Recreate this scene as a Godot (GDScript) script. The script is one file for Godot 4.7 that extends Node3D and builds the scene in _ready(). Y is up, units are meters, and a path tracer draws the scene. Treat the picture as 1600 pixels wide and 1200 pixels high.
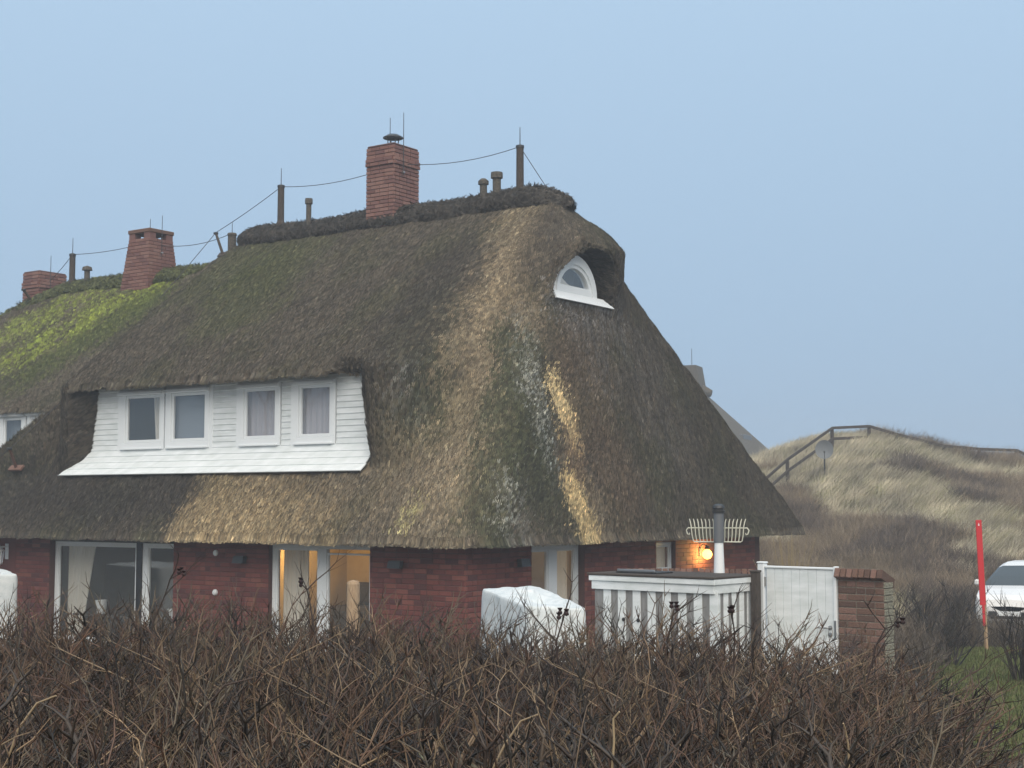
extends Node3D

# A thatched brick house behind a bare rose hedge, on a hazy winter day among dunes.
# House axes: x runs along the front towards the near corner, z points out of the front, y is up.

const EYE := 2.8
var rng := RandomNumberGenerator.new()
var noise := FastNoiseLite.new()
var noise2 := FastNoiseLite.new()
var M := {}
var names := {}
var hx: Transform3D

class Geo:
	var v := PackedVector3Array()
	var n := PackedVector3Array()
	var c := PackedColorArray()
	var col := Color.WHITE
	func tri3(a: Vector3, b: Vector3, d: Vector3, na: Vector3, nb: Vector3, nd: Vector3) -> void:
		if (b - a).cross(d - a).dot(na + nb + nd) > 0.0:
			v.append(a); v.append(d); v.append(b)
			n.append(na); n.append(nd); n.append(nb)
		else:
			v.append(a); v.append(b); v.append(d)
			n.append(na); n.append(nb); n.append(nd)
		c.append(col); c.append(col); c.append(col)
	func tri(a: Vector3, b: Vector3, d: Vector3, out: Vector3) -> void:
		var f := (b - a).cross(d - a).normalized()
		if f.dot(out) < 0.0:
			f = -f
		tri3(a, b, d, f, f, f)
	func quad(a: Vector3, b: Vector3, d: Vector3, e: Vector3, out: Vector3) -> void:
		tri(a, b, d, out)
		tri(a, d, e, out)
	# box with chamfered edges
	func box(t: Transform3D, s: Vector3, bev := 0.0) -> void:
		var h := s * 0.5
		var ax := [Vector3(1, 0, 0), Vector3(0, 1, 0), Vector3(0, 0, 1)]
		var q := minf(bev, minf(h.x, minf(h.y, h.z)) * 0.9)
		for i in 3:
			for sg in [-1.0, 1.0]:
				var o: Vector3 = ax[i] * sg
				var u: Vector3 = ax[(i + 1) % 3]
				var w: Vector3 = ax[(i + 2) % 3]
				var hu: float = h[(i + 1) % 3] - q
				var hw: float = h[(i + 2) % 3] - q
				var p: Vector3 = o * h[i]
				quad(t * (p - u * hu - w * hw), t * (p + u * hu - w * hw), t * (p + u * hu + w * hw), t * (p - u * hu + w * hw), t.basis * o)
		if q <= 0.0:
			return
		for i in 3:
			var u2: Vector3 = ax[(i + 1) % 3]
			var w2: Vector3 = ax[(i + 2) % 3]
			var hu2: float = h[(i + 1) % 3]
			var hw2: float = h[(i + 2) % 3]
			for su in [-1.0, 1.0]:
				for sw in [-1.0, 1.0]:
					var a: Vector3 = u2 * su * hu2 + w2 * sw * (hw2 - q)
					var b: Vector3 = u2 * su * (hu2 - q) + w2 * sw * hw2
					var l: Vector3 = ax[i] * (h[i] - q)
					quad(t * (a - l), t * (a + l), t * (b + l), t * (b - l), t.basis * (u2 * su + w2 * sw))
		for sx in [-1.0, 1.0]:
			for sy in [-1.0, 1.0]:
				for sz in [-1.0, 1.0]:
					tri(t * Vector3(sx * h.x, sy * (h.y - q), sz * (h.z - q)), t * Vector3(sx * (h.x - q), sy * h.y, sz * (h.z - q)), t * Vector3(sx * (h.x - q), sy * (h.y - q), sz * h.z), t.basis * Vector3(sx, sy, sz))
	func bx(center: Vector3, s: Vector3, bev := 0.0) -> void:
		box(Transform3D(Basis(), center), s, bev)
	# box between two corners
	func span(a: Vector3, b: Vector3, bev := 0.0) -> void:
		box(Transform3D(Basis(), (a + b) * 0.5), (b - a).abs(), bev)
	# beam of a rectangular section from a to b
	func beam(a: Vector3, b: Vector3, w: float, h: float, bev := 0.0, up := Vector3.UP) -> void:
		var z := (b - a).normalized()
		if absf(z.dot(up)) > 0.99:
			up = Vector3.RIGHT
		var x := up.cross(z).normalized()
		box(Transform3D(Basis(x, z.cross(x), z), (a + b) * 0.5), Vector3(w, h, (b - a).length()), bev)
	func tube(p: Array, r: Array, sides := 6, caps := true) -> void:
		var prev := []
		var prevn := []
		var k := p.size()
		var side := Vector3.ZERO
		for i in k:
			var d: Vector3 = (p[mini(i + 1, k - 1)] - p[maxi(i - 1, 0)]).normalized()
			if side == Vector3.ZERO:
				side = d.cross(Vector3(0.31, 0.2, 0.93) if absf(d.z) < 0.8 else Vector3(0.9, 0.3, 0.1)).normalized()
			side = (side - d * side.dot(d)).normalized()
			var s2 := d.cross(side)
			var ring := []
			var rn := []
			for j in sides:
				var an := TAU * j / sides
				var o := side * cos(an) + s2 * sin(an)
				rn.append(o)
				ring.append(p[i] + o * r[i])
			if i > 0:
				for j in sides:
					var j2 := (j + 1) % sides
					tri3(prev[j], ring[j], ring[j2], prevn[j], rn[j], rn[j2])
					tri3(prev[j], ring[j2], prev[j2], prevn[j], rn[j2], prevn[j2])
			if caps and (i == 0 or i == k - 1) and r[i] > 0.0:
				for j in sides:
					tri(p[i], ring[j], ring[(j + 1) % sides], -d if i == 0 else d)
			prev = ring
			prevn = rn
	func lathe(at: Vector3, prof: Array, sides := 16) -> void:
		for i in prof.size() - 1:
			var a: Vector2 = prof[i]
			var b: Vector2 = prof[i + 1]
			var dd := b - a
			var fn := Vector2(dd.y, -dd.x).normalized()
			for j in sides:
				var a0 := TAU * j / sides
				var a1 := TAU * (j + 1) / sides
				var c0 := Vector3(cos(a0), 0, sin(a0))
				var c1 := Vector3(cos(a1), 0, sin(a1))
				var n0 := c0 * fn.x + Vector3.UP * fn.y
				var n1 := c1 * fn.x + Vector3.UP * fn.y
				var p0 := at + c0 * a.x + Vector3.UP * a.y
				var p1 := at + c1 * a.x + Vector3.UP * a.y
				var q0 := at + c0 * b.x + Vector3.UP * b.y
				var q1 := at + c1 * b.x + Vector3.UP * b.y
				if b.x > 0.0:
					tri3(p0, q0, q1, n0, n0, n1)
				if a.x > 0.0:
					tri3(p0, q1, p1, n0, n1, n1)
	# convex or star-shaped flat polygon with thickness along out
	func slab(pts: Array, out: Vector3, depth: float) -> void:
		var mid := Vector3.ZERO
		for p in pts:
			mid += p / pts.size()
		var k := out.normalized() * depth
		for i in pts.size():
			var a: Vector3 = pts[i]
			var b: Vector3 = pts[(i + 1) % pts.size()]
			tri(mid, a, b, out)
			tri(mid - k, a - k, b - k, -out)
			quad(a, b, b - k, a - k, (a + b) * 0.5 - mid)
	func mesh() -> ArrayMesh:
		var ar := []
		ar.resize(Mesh.ARRAY_MAX)
		ar[Mesh.ARRAY_VERTEX] = v
		ar[Mesh.ARRAY_NORMAL] = n
		ar[Mesh.ARRAY_COLOR] = c
		var m := ArrayMesh.new()
		m.add_surface_from_arrays(Mesh.PRIMITIVE_TRIANGLES, ar)
		return m

func lin(r: float, g: float, b: float) -> Color:
	return Color(r, g, b).linear_to_srgb()

func mat(called: String, r: float, g: float, b: float, rough := 0.8, metal := 0.0, vc := false) -> StandardMaterial3D:
	var m := StandardMaterial3D.new()
	m.albedo_color = lin(r, g, b)
	m.roughness = rough
	m.metallic = metal
	m.vertex_color_use_as_albedo = vc
	M[called] = m
	return m

# a material with a two-tone noise grain laid on by world position
func grain(called: String, lo: Color, hi: Color, freq: float, scale: float, rough := 0.85, bump := 0.0, stretch := Vector3.ONE, vc := false) -> StandardMaterial3D:
	var m := mat(called, 1, 1, 1, rough, 0.0, vc)
	var nt := NoiseTexture2D.new()
	nt.width = 256
	nt.height = 256
	nt.seamless = true
	var f := FastNoiseLite.new()
	f.seed = called.hash() % 1000
	f.frequency = freq
	f.fractal_octaves = 5
	nt.noise = f
	var gr := Gradient.new()
	gr.set_color(0, lin(lo.r, lo.g, lo.b))
	gr.set_color(1, lin(hi.r, hi.g, hi.b))
	gr.set_offset(0, 0.25)
	gr.set_offset(1, 0.75)
	nt.color_ramp = gr
	m.albedo_texture = nt
	m.uv1_triplanar = true
	m.uv1_world_triplanar = true
	m.uv1_scale = stretch * scale
	if bump > 0.0:
		var bt := NoiseTexture2D.new()
		bt.width = 256
		bt.height = 256
		bt.seamless = true
		bt.noise = f
		m.heightmap_enabled = true
		m.heightmap_texture = bt
		m.heightmap_scale = bump
	return m

func numbered(called: String) -> String:
	var k: int = names.get(called, 0)
	names[called] = k + 1
	return called if k == 0 else "%s_%03d" % [called, k]

func tag(o: Node3D, label: String, category: String, group := "") -> void:
	o.set_meta("label", label)
	o.set_meta("category", category)
	if group:
		o.set_meta("group", group)

func thing(called: String, label: String, category: String, at := Transform3D(), group := "") -> Node3D:
	var o := Node3D.new()
	o.name = numbered(called)
	add_child(o)
	o.transform = at
	tag(o, label, category, group)
	return o

func part(called: String, g, m: Material, parent: Node3D, at := Transform3D()) -> MeshInstance3D:
	var o := MeshInstance3D.new()
	o.name = called
	o.mesh = g if g is Mesh else g.mesh()
	o.material_override = m
	o.transform = at
	parent.add_child(o, true)
	return o

func group_part(called: String, parent: Node3D, at := Transform3D()) -> Node3D:
	var o := Node3D.new()
	o.name = called
	o.transform = at
	parent.add_child(o, true)
	return o

func scatter(called: String, mesh: Mesh, m: Material, xf: Array, cols: Array, parent: Node3D) -> MultiMeshInstance3D:
	var mm := MultiMesh.new()
	mm.transform_format = MultiMesh.TRANSFORM_3D
	mm.use_colors = true
	mm.mesh = mesh
	mm.instance_count = xf.size()
	for i in xf.size():
		mm.set_instance_transform(i, xf[i])
		mm.set_instance_color(i, cols[i])
	var o := MultiMeshInstance3D.new()
	o.name = called
	o.multimesh = mm
	o.material_override = m
	o.set_meta("kind", "stuff")
	parent.add_child(o, true)
	return o

func rnd(a: float, b: float) -> float:
	return rng.randf_range(a, b)

func sstep(a: float, b: float, x: float) -> float:
	var t := clampf((x - a) / (b - a), 0.0, 1.0)
	return t * t * (3.0 - 2.0 * t)

func ground_y(x: float, z: float) -> float:
	var d := -z
	var y1 := 1.15 * (1.0 - sstep(9.0, 15.0, d))
	var y2 := 1.15 - 0.72 * sstep(8.0, 15.0, d) - 0.53 * sstep(23.0, 30.0, d)
	var w := sstep(1.0, 4.0, x)
	return lerpf(y1, y2, w) + 0.03 * noise2.get_noise_2d(x * 30.0, z * 30.0)

const CREST := [[0.0, 3.2], [6.0, 3.4], [8.6, 3.6], [10.3, 4.1], [11.5, 4.65], [12.8, 5.05], [14.5, 5.1], [16.2, 4.6], [18.3, 4.25], [20.9, 3.9], [26.0, 4.1], [34.0, 3.2], [60.0, 3.0]]
func crest_y(x: float) -> float:
	for i in CREST.size() - 1:
		if x < CREST[i + 1][0]:
			var t: float = clampf((x - CREST[i][0]) / (CREST[i + 1][0] - CREST[i][0]), 0.0, 1.0)
			return lerpf(CREST[i][1], CREST[i + 1][1], t)
	return 3.0

func dune_y(x: float, z: float) -> float:
	var d := -z
	var t := clampf((d - 36.0) / 24.0, 0.0, 1.0)
	var y := crest_y(x) * (0.62 * t + 0.38 * t * t * (3.0 - 2.0 * t))
	if d > 60.0:
		y *= 1.0 - 0.75 * sstep(61.0, 90.0, d)
	y *= sstep(-6.0, 3.0, x)
	return y - 0.15 + 0.45 * noise2.get_noise_2d(x * 9.0, z * 9.0) * sstep(36.0, 44.0, d) + 0.12 * noise2.get_noise_2d(x * 40.0, z * 40.0)

func _ready() -> void:
	rng.seed = 71
	noise.seed = 5
	noise.frequency = 1.0
	noise.fractal_octaves = 3
	noise2.seed = 9
	noise2.frequency = 0.01
	noise2.fractal_octaves = 3
	hx = Transform3D(Basis(Vector3.UP, deg_to_rad(-35.0)), Vector3(-0.72, 0, -23.0))
	setup()
	materials()
	terrain()
	house()
	neighbour()
	fittings()
	yard()
	left_trees()
	right_side()
	dune_things()
	hedge()

func setup() -> void:
	var cam := Camera3D.new()
	cam.name = "camera"
	cam.fov = rad_to_deg(2.0 * atan(600.0 / 2300.0))
	cam.near = 0.05
	cam.far = 1500.0
	cam.position = Vector3(0, EYE, 0)
	cam.rotation = Vector3(atan(185.0 / 2300.0), 0, 0)
	add_child(cam)
	cam.current = true
	var env := Environment.new()
	env.background_mode = Environment.BG_SKY
	var sm := ProceduralSkyMaterial.new()
	sm.sky_top_color = lin(0.628, 0.811, 0.989)
	sm.sky_horizon_color = lin(0.200, 0.283, 0.381)
	sm.sky_curve = 2.0
	sm.ground_bottom_color = lin(0.04, 0.04, 0.036)
	sm.ground_horizon_color = lin(0.13, 0.17, 0.21)
	sm.ground_curve = 0.05
	sm.sun_angle_max = 1.0
	var sky := Sky.new()
	sky.sky_material = sm
	env.sky = sky
	env.tonemap_mode = Environment.TONE_MAPPER_LINEAR
	env.tonemap_exposure = 1.86
	env.fog_enabled = true
	env.fog_density = 0.0029
	env.fog_light_color = lin(0.82, 0.9, 1.0)
	env.sdfgi_enabled = true
	env.ssao_enabled = true
	env.ssil_enabled = true
	var we := WorldEnvironment.new()
	we.name = "environment"
	we.environment = env
	add_child(we)
	var sun := DirectionalLight3D.new()
	sun.name = "sun"
	sun.light_energy = 0.46
	sun.light_angular_distance = 60.0
	sun.light_color = Color(1.0, 0.975, 0.935)
	sun.shadow_enabled = true
	sun.rotation = Vector3(deg_to_rad(-46), deg_to_rad(4), 0)
	add_child(sun)

func materials() -> void:
	mat("thatch", 1, 1, 1, 0.95, 0.0, true)
	mat("vc", 1, 1, 1, 0.85, 0.0, true)
	mat("white", 0.78, 0.82, 0.85, 0.45)
	grain("white_wood", Color(0.64, 0.69, 0.70), Color(0.80, 0.84, 0.87), 0.02, 1.0, 0.55, 0.0, Vector3(0.3, 1.5, 1.0))
	grain("grey_wood", Color(0.20, 0.20, 0.20), Color(0.27, 0.27, 0.27), 0.03, 1.2, 0.7, 0.0, Vector3(2, 0.3, 2))
	mat("dark", 0.012, 0.012, 0.014, 0.5)
	mat("dark_metal", 0.05, 0.052, 0.055, 0.45, 0.4)
	mat("steel", 0.42, 0.42, 0.42, 0.35, 0.9)
	mat("wire", 0.06, 0.06, 0.065, 0.6, 0.3)
	grain("dark_wood", Color(0.035, 0.027, 0.022), Color(0.075, 0.06, 0.05), 0.05, 2.0, 0.85, 0.4, Vector3(3, 0.4, 3))
	grain("weathered_wood", Color(0.055, 0.05, 0.045), Color(0.13, 0.115, 0.095), 0.05, 1.5, 0.9, 0.4)
	grain("pale_wood", Color(0.30, 0.20, 0.12), Color(0.45, 0.33, 0.21), 0.04, 2.0, 0.8, 0.2, Vector3(3, 0.4, 3))
	grain("mortar", Color(0.085, 0.042, 0.037), Color(0.125, 0.064, 0.056), 0.06, 3.0, 0.95, 0.3)
	var tones := [Color(0.17, 0.05, 0.042), Color(0.20, 0.06, 0.048), Color(0.14, 0.042, 0.037), Color(0.22, 0.075, 0.058), Color(0.105, 0.038, 0.036)]
	for i in 5:
		var t: Color = tones[i]
		grain("brick%d" % i, Color(t.r * 0.78, t.g * 0.78, t.b * 0.78), Color(t.r * 1.2, t.g * 1.2, t.b * 1.2), 0.06, 4.0, 0.9, 0.3)
	for i in 3:
		var t3: Color = [Color(0.21, 0.105, 0.088), Color(0.25, 0.135, 0.112), Color(0.17, 0.085, 0.075)][i]
		grain("stack_brick%d" % i, t3 * 0.8, t3 * 1.2, 0.06, 4.0, 0.9, 0.3)
	grain("bricks", Color(0.78, 0.78, 0.78), Color(1.2, 1.2, 1.2), 0.06, 4.0, 0.9, 0.3, Vector3.ONE, true)
	for i in 3:
		var t2: Color = [Color(0.15, 0.085, 0.062), Color(0.20, 0.115, 0.09), Color(0.11, 0.065, 0.05)][i]
		grain("old_brick%d" % i, t2 * 0.7, t2 * 1.25, 0.05, 4.0, 0.95, 0.5)
	grain("lichen", Color(0.09, 0.08, 0.06), Color(0.34, 0.34, 0.27), 0.06, 2.5, 0.95, 0.4)
	grain("tarp", Color(0.58, 0.64, 0.67), Color(0.72, 0.76, 0.78), 0.02, 1.0, 0.75)
	grain("plaster", Color(0.55, 0.45, 0.28), Color(0.60, 0.50, 0.32), 0.02, 1.0, 0.9)
	mat("room", 0.12, 0.125, 0.12, 0.9)
	mat("floorboard", 0.20, 0.12, 0.07, 0.6)
	var cu := mat("curtain", 0.72, 0.70, 0.64, 0.9)
	cu.backlight_enabled = true
	cu.backlight = lin(0.3, 0.29, 0.26)
	var g := mat("glass", 0.75, 0.85, 0.85, 0.02)
	g.transparency = BaseMaterial3D.TRANSPARENCY_ALPHA
	g.albedo_color.a = 0.03
	g.metallic_specular = 0.65
	mat("blind", 0.20, 0.24, 0.29, 0.9)
	mat("net", 0.38, 0.375, 0.42, 0.9)
	var gl := mat("glow", 1, 0.75, 0.35, 0.5)
	gl.emission_enabled = true
	gl.emission = Color(1.0, 0.72, 0.3)
	gl.emission_energy_multiplier = 4.0
	grain("ground", Color(0.035, 0.03, 0.022), Color(0.085, 0.075, 0.045), 0.03, 0.7, 0.95, 0.5)
	grain("dune", Color(0.12, 0.10, 0.065), Color(0.22, 0.185, 0.12), 0.02, 0.3, 0.95, 2.0)
	grain("gravel", Color(0.13, 0.125, 0.12), Color(0.24, 0.235, 0.22), 0.08, 1.0, 0.95, 1.0)
	mat("red", 0.55, 0.02, 0.03, 0.5)
	mat("twig", 1, 1, 1, 0.6, 0.0, true)
	var bl := mat("blade", 1, 1, 1, 0.8, 0.0, true)
	bl.backlight_enabled = true
	bl.backlight = lin(0.10, 0.09, 0.05)
	grain("pale_mortar", Color(0.12, 0.10, 0.08), Color(0.26, 0.23, 0.19), 0.06, 3.0, 0.95, 0.3)
	mat("lead", 0.14, 0.15, 0.165, 0.5, 0.2)
	mat("cream", 0.60, 0.60, 0.50, 0.5)
	mat("car_paint", 0.78, 0.79, 0.80, 0.25)
	mat("car_glass", 0.05, 0.06, 0.065, 0.05)
	mat("headlight", 0.45, 0.47, 0.5, 0.1)
	mat("dish", 0.16, 0.175, 0.19, 0.6)
	mat("cap", 1, 1, 1, 0.95, 0.0, true)
	grain("far_roof", Color(0.07, 0.062, 0.05), Color(0.12, 0.105, 0.085), 0.05, 1.0, 0.95)

func terrain() -> void:
	# the ground: one sheet to the horizon, finer near the camera
	var g := Geo.new()
	var xs := []
	var zs := []
	for i in 41:
		var t := (i - 20) / 20.0
		xs.append(signf(t) * (absf(t) * 18.0 + pow(absf(t), 5.0) * 110.0) + 2.0)
	for i in 61:
		var t := i / 60.0
		zs.append(8.0 - t * 48.0 - pow(t, 8.0) * 130.0)
	zs.insert(0, 40.0)
	for i in xs.size() - 1:
		for j in zs.size() - 1:
			var q := []
			for k in [[0, 0], [1, 0], [1, 1], [0, 1]]:
				var x: float = xs[i + k[0]]
				var z: float = zs[j + k[1]]
				q.append(Vector3(x, ground_y(x, z), z))
			g.quad(q[0], q[1], q[2], q[3], Vector3.UP)
	var o := part("ground", g, M.ground, self)
	o.set_meta("kind", "structure")
	# the dune
	var d := Geo.new()
	var nx := 90
	var nz := 70
	var p := []
	var nn := []
	for i in nx + 1:
		for j in nz + 1:
			var x := -8.0 + 68.0 * i / nx
			var z := -35.0 - 65.0 * j / nz
			p.append(Vector3(x, dune_y(x, z), z))
			nn.append(Vector3(dune_y(x - 0.3, z) - dune_y(x + 0.3, z), 0.6, dune_y(x, z - 0.3) - dune_y(x, z + 0.3)).normalized())
	for i in nx:
		for j in nz:
			var a := i * (nz + 1) + j
			var b := a + nz + 1
			d.tri3(p[a], p[b], p[b + 1], nn[a], nn[b], nn[b + 1])
			d.tri3(p[a], p[b + 1], p[a + 1], nn[a], nn[b + 1], nn[a + 1])
	var du := part("dune", d, M.dune, self)
	du.set_meta("kind", "structure")

# ---------------------------------------------------------------- roof
const XE := 0.55      # eave line of the hip end
const ZF := 0.55      # eave line of the front
const ZB := -12.25    # eave line of the back
const RC := 0.95      # rounding of the eave at the corners
const YE := 2.20      # upper edge of the eave
const YU := 2.12      # underside of the eave
const XR := -1.95     # end of the ridge
const ZR := -5.65
const YR := 8.85
const XS := -11.15    # where the neighbour's roof begins
const EYEZ := -5.05   # middle of the arched hip window

func zbase(y: float) -> float:
	return ZF + (ZR - ZF) * (y - YE) / (YR - YE)

func xbase(y: float) -> float:
	return XE + (XR - XE) * (y - YE) / (YR - YE)

func ridge_y(x: float) -> float:
	return lerpf(8.12, YR, sstep(-11.5, -10.4, x)) - 1.6 * sstep(-15.8, -19.9, x)

# signed value: negative inside the dormer openings of the front
func front_hole(x: float, y: float) -> float:
	var t := clampf((y - 3.36) / 1.69, 0.0, 1.0)
	var xl := lerpf(-10.38, -10.2, pow(t, 0.55))
	var xr := lerpf(-2.55, -2.76, pow(t, 0.7))
	var a := maxf(maxf(xl - x, x - xr), maxf(3.34 - y, y - 5.05))
	var xr2 := lerpf(-12.95, -11.2, clampf((y - 3.7) / 0.98, 0.0, 1.0))
	var b := maxf(maxf(-17.2 - x, (x - xr2) * 0.6), maxf(3.3 - y, y - 4.7))
	return minf(a, b)

func end_hole(z: float, y: float) -> float:
	var u := absf(z - EYEZ) / (1.2 if z > EYEZ else 1.05)
	var v := (maxf(y, 6.57) - 6.57) / 1.10
	var e := 1.45 if z > EYEZ else 3.5
	var r := pow(pow(u, e) + pow(v, e), 1.0 / e) - 1.0
	return maxf(r, 6.55 - y)

# how far the thatch swells out of the plane of the front over the dormers
func swell_front(x: float, y: float) -> float:
	var s1 := sstep(-11.35, -10.35, x) * (1.0 - sstep(-2.3, -1.05, x))
	var d1 := 0.0
	if y > 5.05:
		d1 = 1.67 * (1.0 - pow(clampf((y - 5.05) / 3.8, 0.0, 1.0), 1.35))
	else:
		d1 = 1.67 * clampf((y - 3.36) / 1.69, 0.0, 1.0)
	var s2 := sstep(-18.3, -17.2, x) * (1.0 - sstep(-11.2, -10.7, x))
	var d2 := 0.0
	if y > 4.7:
		d2 = 1.0 * clampf(1.0 - (y - 4.7) / 3.4, 0.0, 1.0)
	else:
		d2 = 1.0 * clampf((y - 3.3) / 1.4, 0.0, 1.0)
	# the thatch beside the dormer is cut back on a slant towards the boards
	if x > -3.2 and x < -2.0 and y < 5.2:
		var fh := front_hole(x, y)
		if fh >= -0.02:
			d1 = maxf(0.0, d1 - 0.42 * (1.0 - sstep(0.0, 0.22, fh)) * (1.0 - sstep(4.95, 5.2, y)))
	return maxf(s1 * d1, s2 * d2)

func swell_end(z: float, y: float) -> float:
	var w := 1.0 - sstep(1.1, 2.0, absf(z - EYEZ))
	var xl := lerpf(-1.0, -0.80, clampf((y - 6.5) / 1.12, 0.0, 1.0))
	var d := maxf(0.0, xl - xbase(y))
	if y > 7.62:
		d = (xl - xbase(7.62)) * (1.0 - sstep(7.62, 8.75, y))
	elif y < 6.57:
		d *= sstep(6.1, 6.57, y)
	return w * d

# s runs along the eave (0 at the start of the near corner's rounding, negative along the front), t from eave to ridge
func eave_at(s: float) -> Vector2:
	var q := PI * 0.5 * RC
	if s <= 0.0:
		return Vector2(XE - RC + s, ZF)
	if s < q:
		var a := s / RC
		return Vector2(XE - RC + sin(a) * RC, ZF - RC + cos(a) * RC)
	s -= q
	var l := ZF - ZB - 2.0 * RC
	if s <= l:
		return Vector2(XE, ZF - RC - s)
	s -= l
	if s < q:
		var a := s / RC
		return Vector2(XE - RC + cos(a) * RC, ZB + RC - sin(a) * RC)
	return Vector2(XE - RC - (s - q), ZB)

func roof_point(s: float, t: float) -> Vector3:
	var e := eave_at(s)
	var ry := ridge_y(e.x) if e.x < XR else YR
	var front := e.y > ZR
	var rz := zbase(ry) if front else ZR - (zbase(ry) - ZR)
	var rx := minf(e.x, XR)
	# the end of the ridge is a short rounded stub rather than a point
	var p := Vector3(lerpf(e.x, rx, t), lerpf(YE, ry, t), lerpf(e.y, rz, t))
	var q := PI * 0.5 * RC
	if s <= q:
		var wz := 1.0 if s <= 0.0 else 1.0 - s / q
		p.z += swell_front(p.x, p.y) * wz
	if s > 0.0 and s < q * 2.0 + (ZF - ZB - 2.0 * RC):
		p.x += swell_end(p.z, p.y) * minf(1.0, s / q)
	# uneven thatch, combed downwards
	var u := p.x if s < q * 0.5 else p.z
	var k := 0.045 * noise2.get_noise_2d(u * 90.0, p.y * 60.0) + 0.02 * noise2.get_noise_2d(u * 400.0, p.y * 200.0)
	var o := Vector3(0, 0.7, 0.72) if s < q * 0.5 else Vector3(0.9, 0.4, 0)
	return p + o * k

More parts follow.
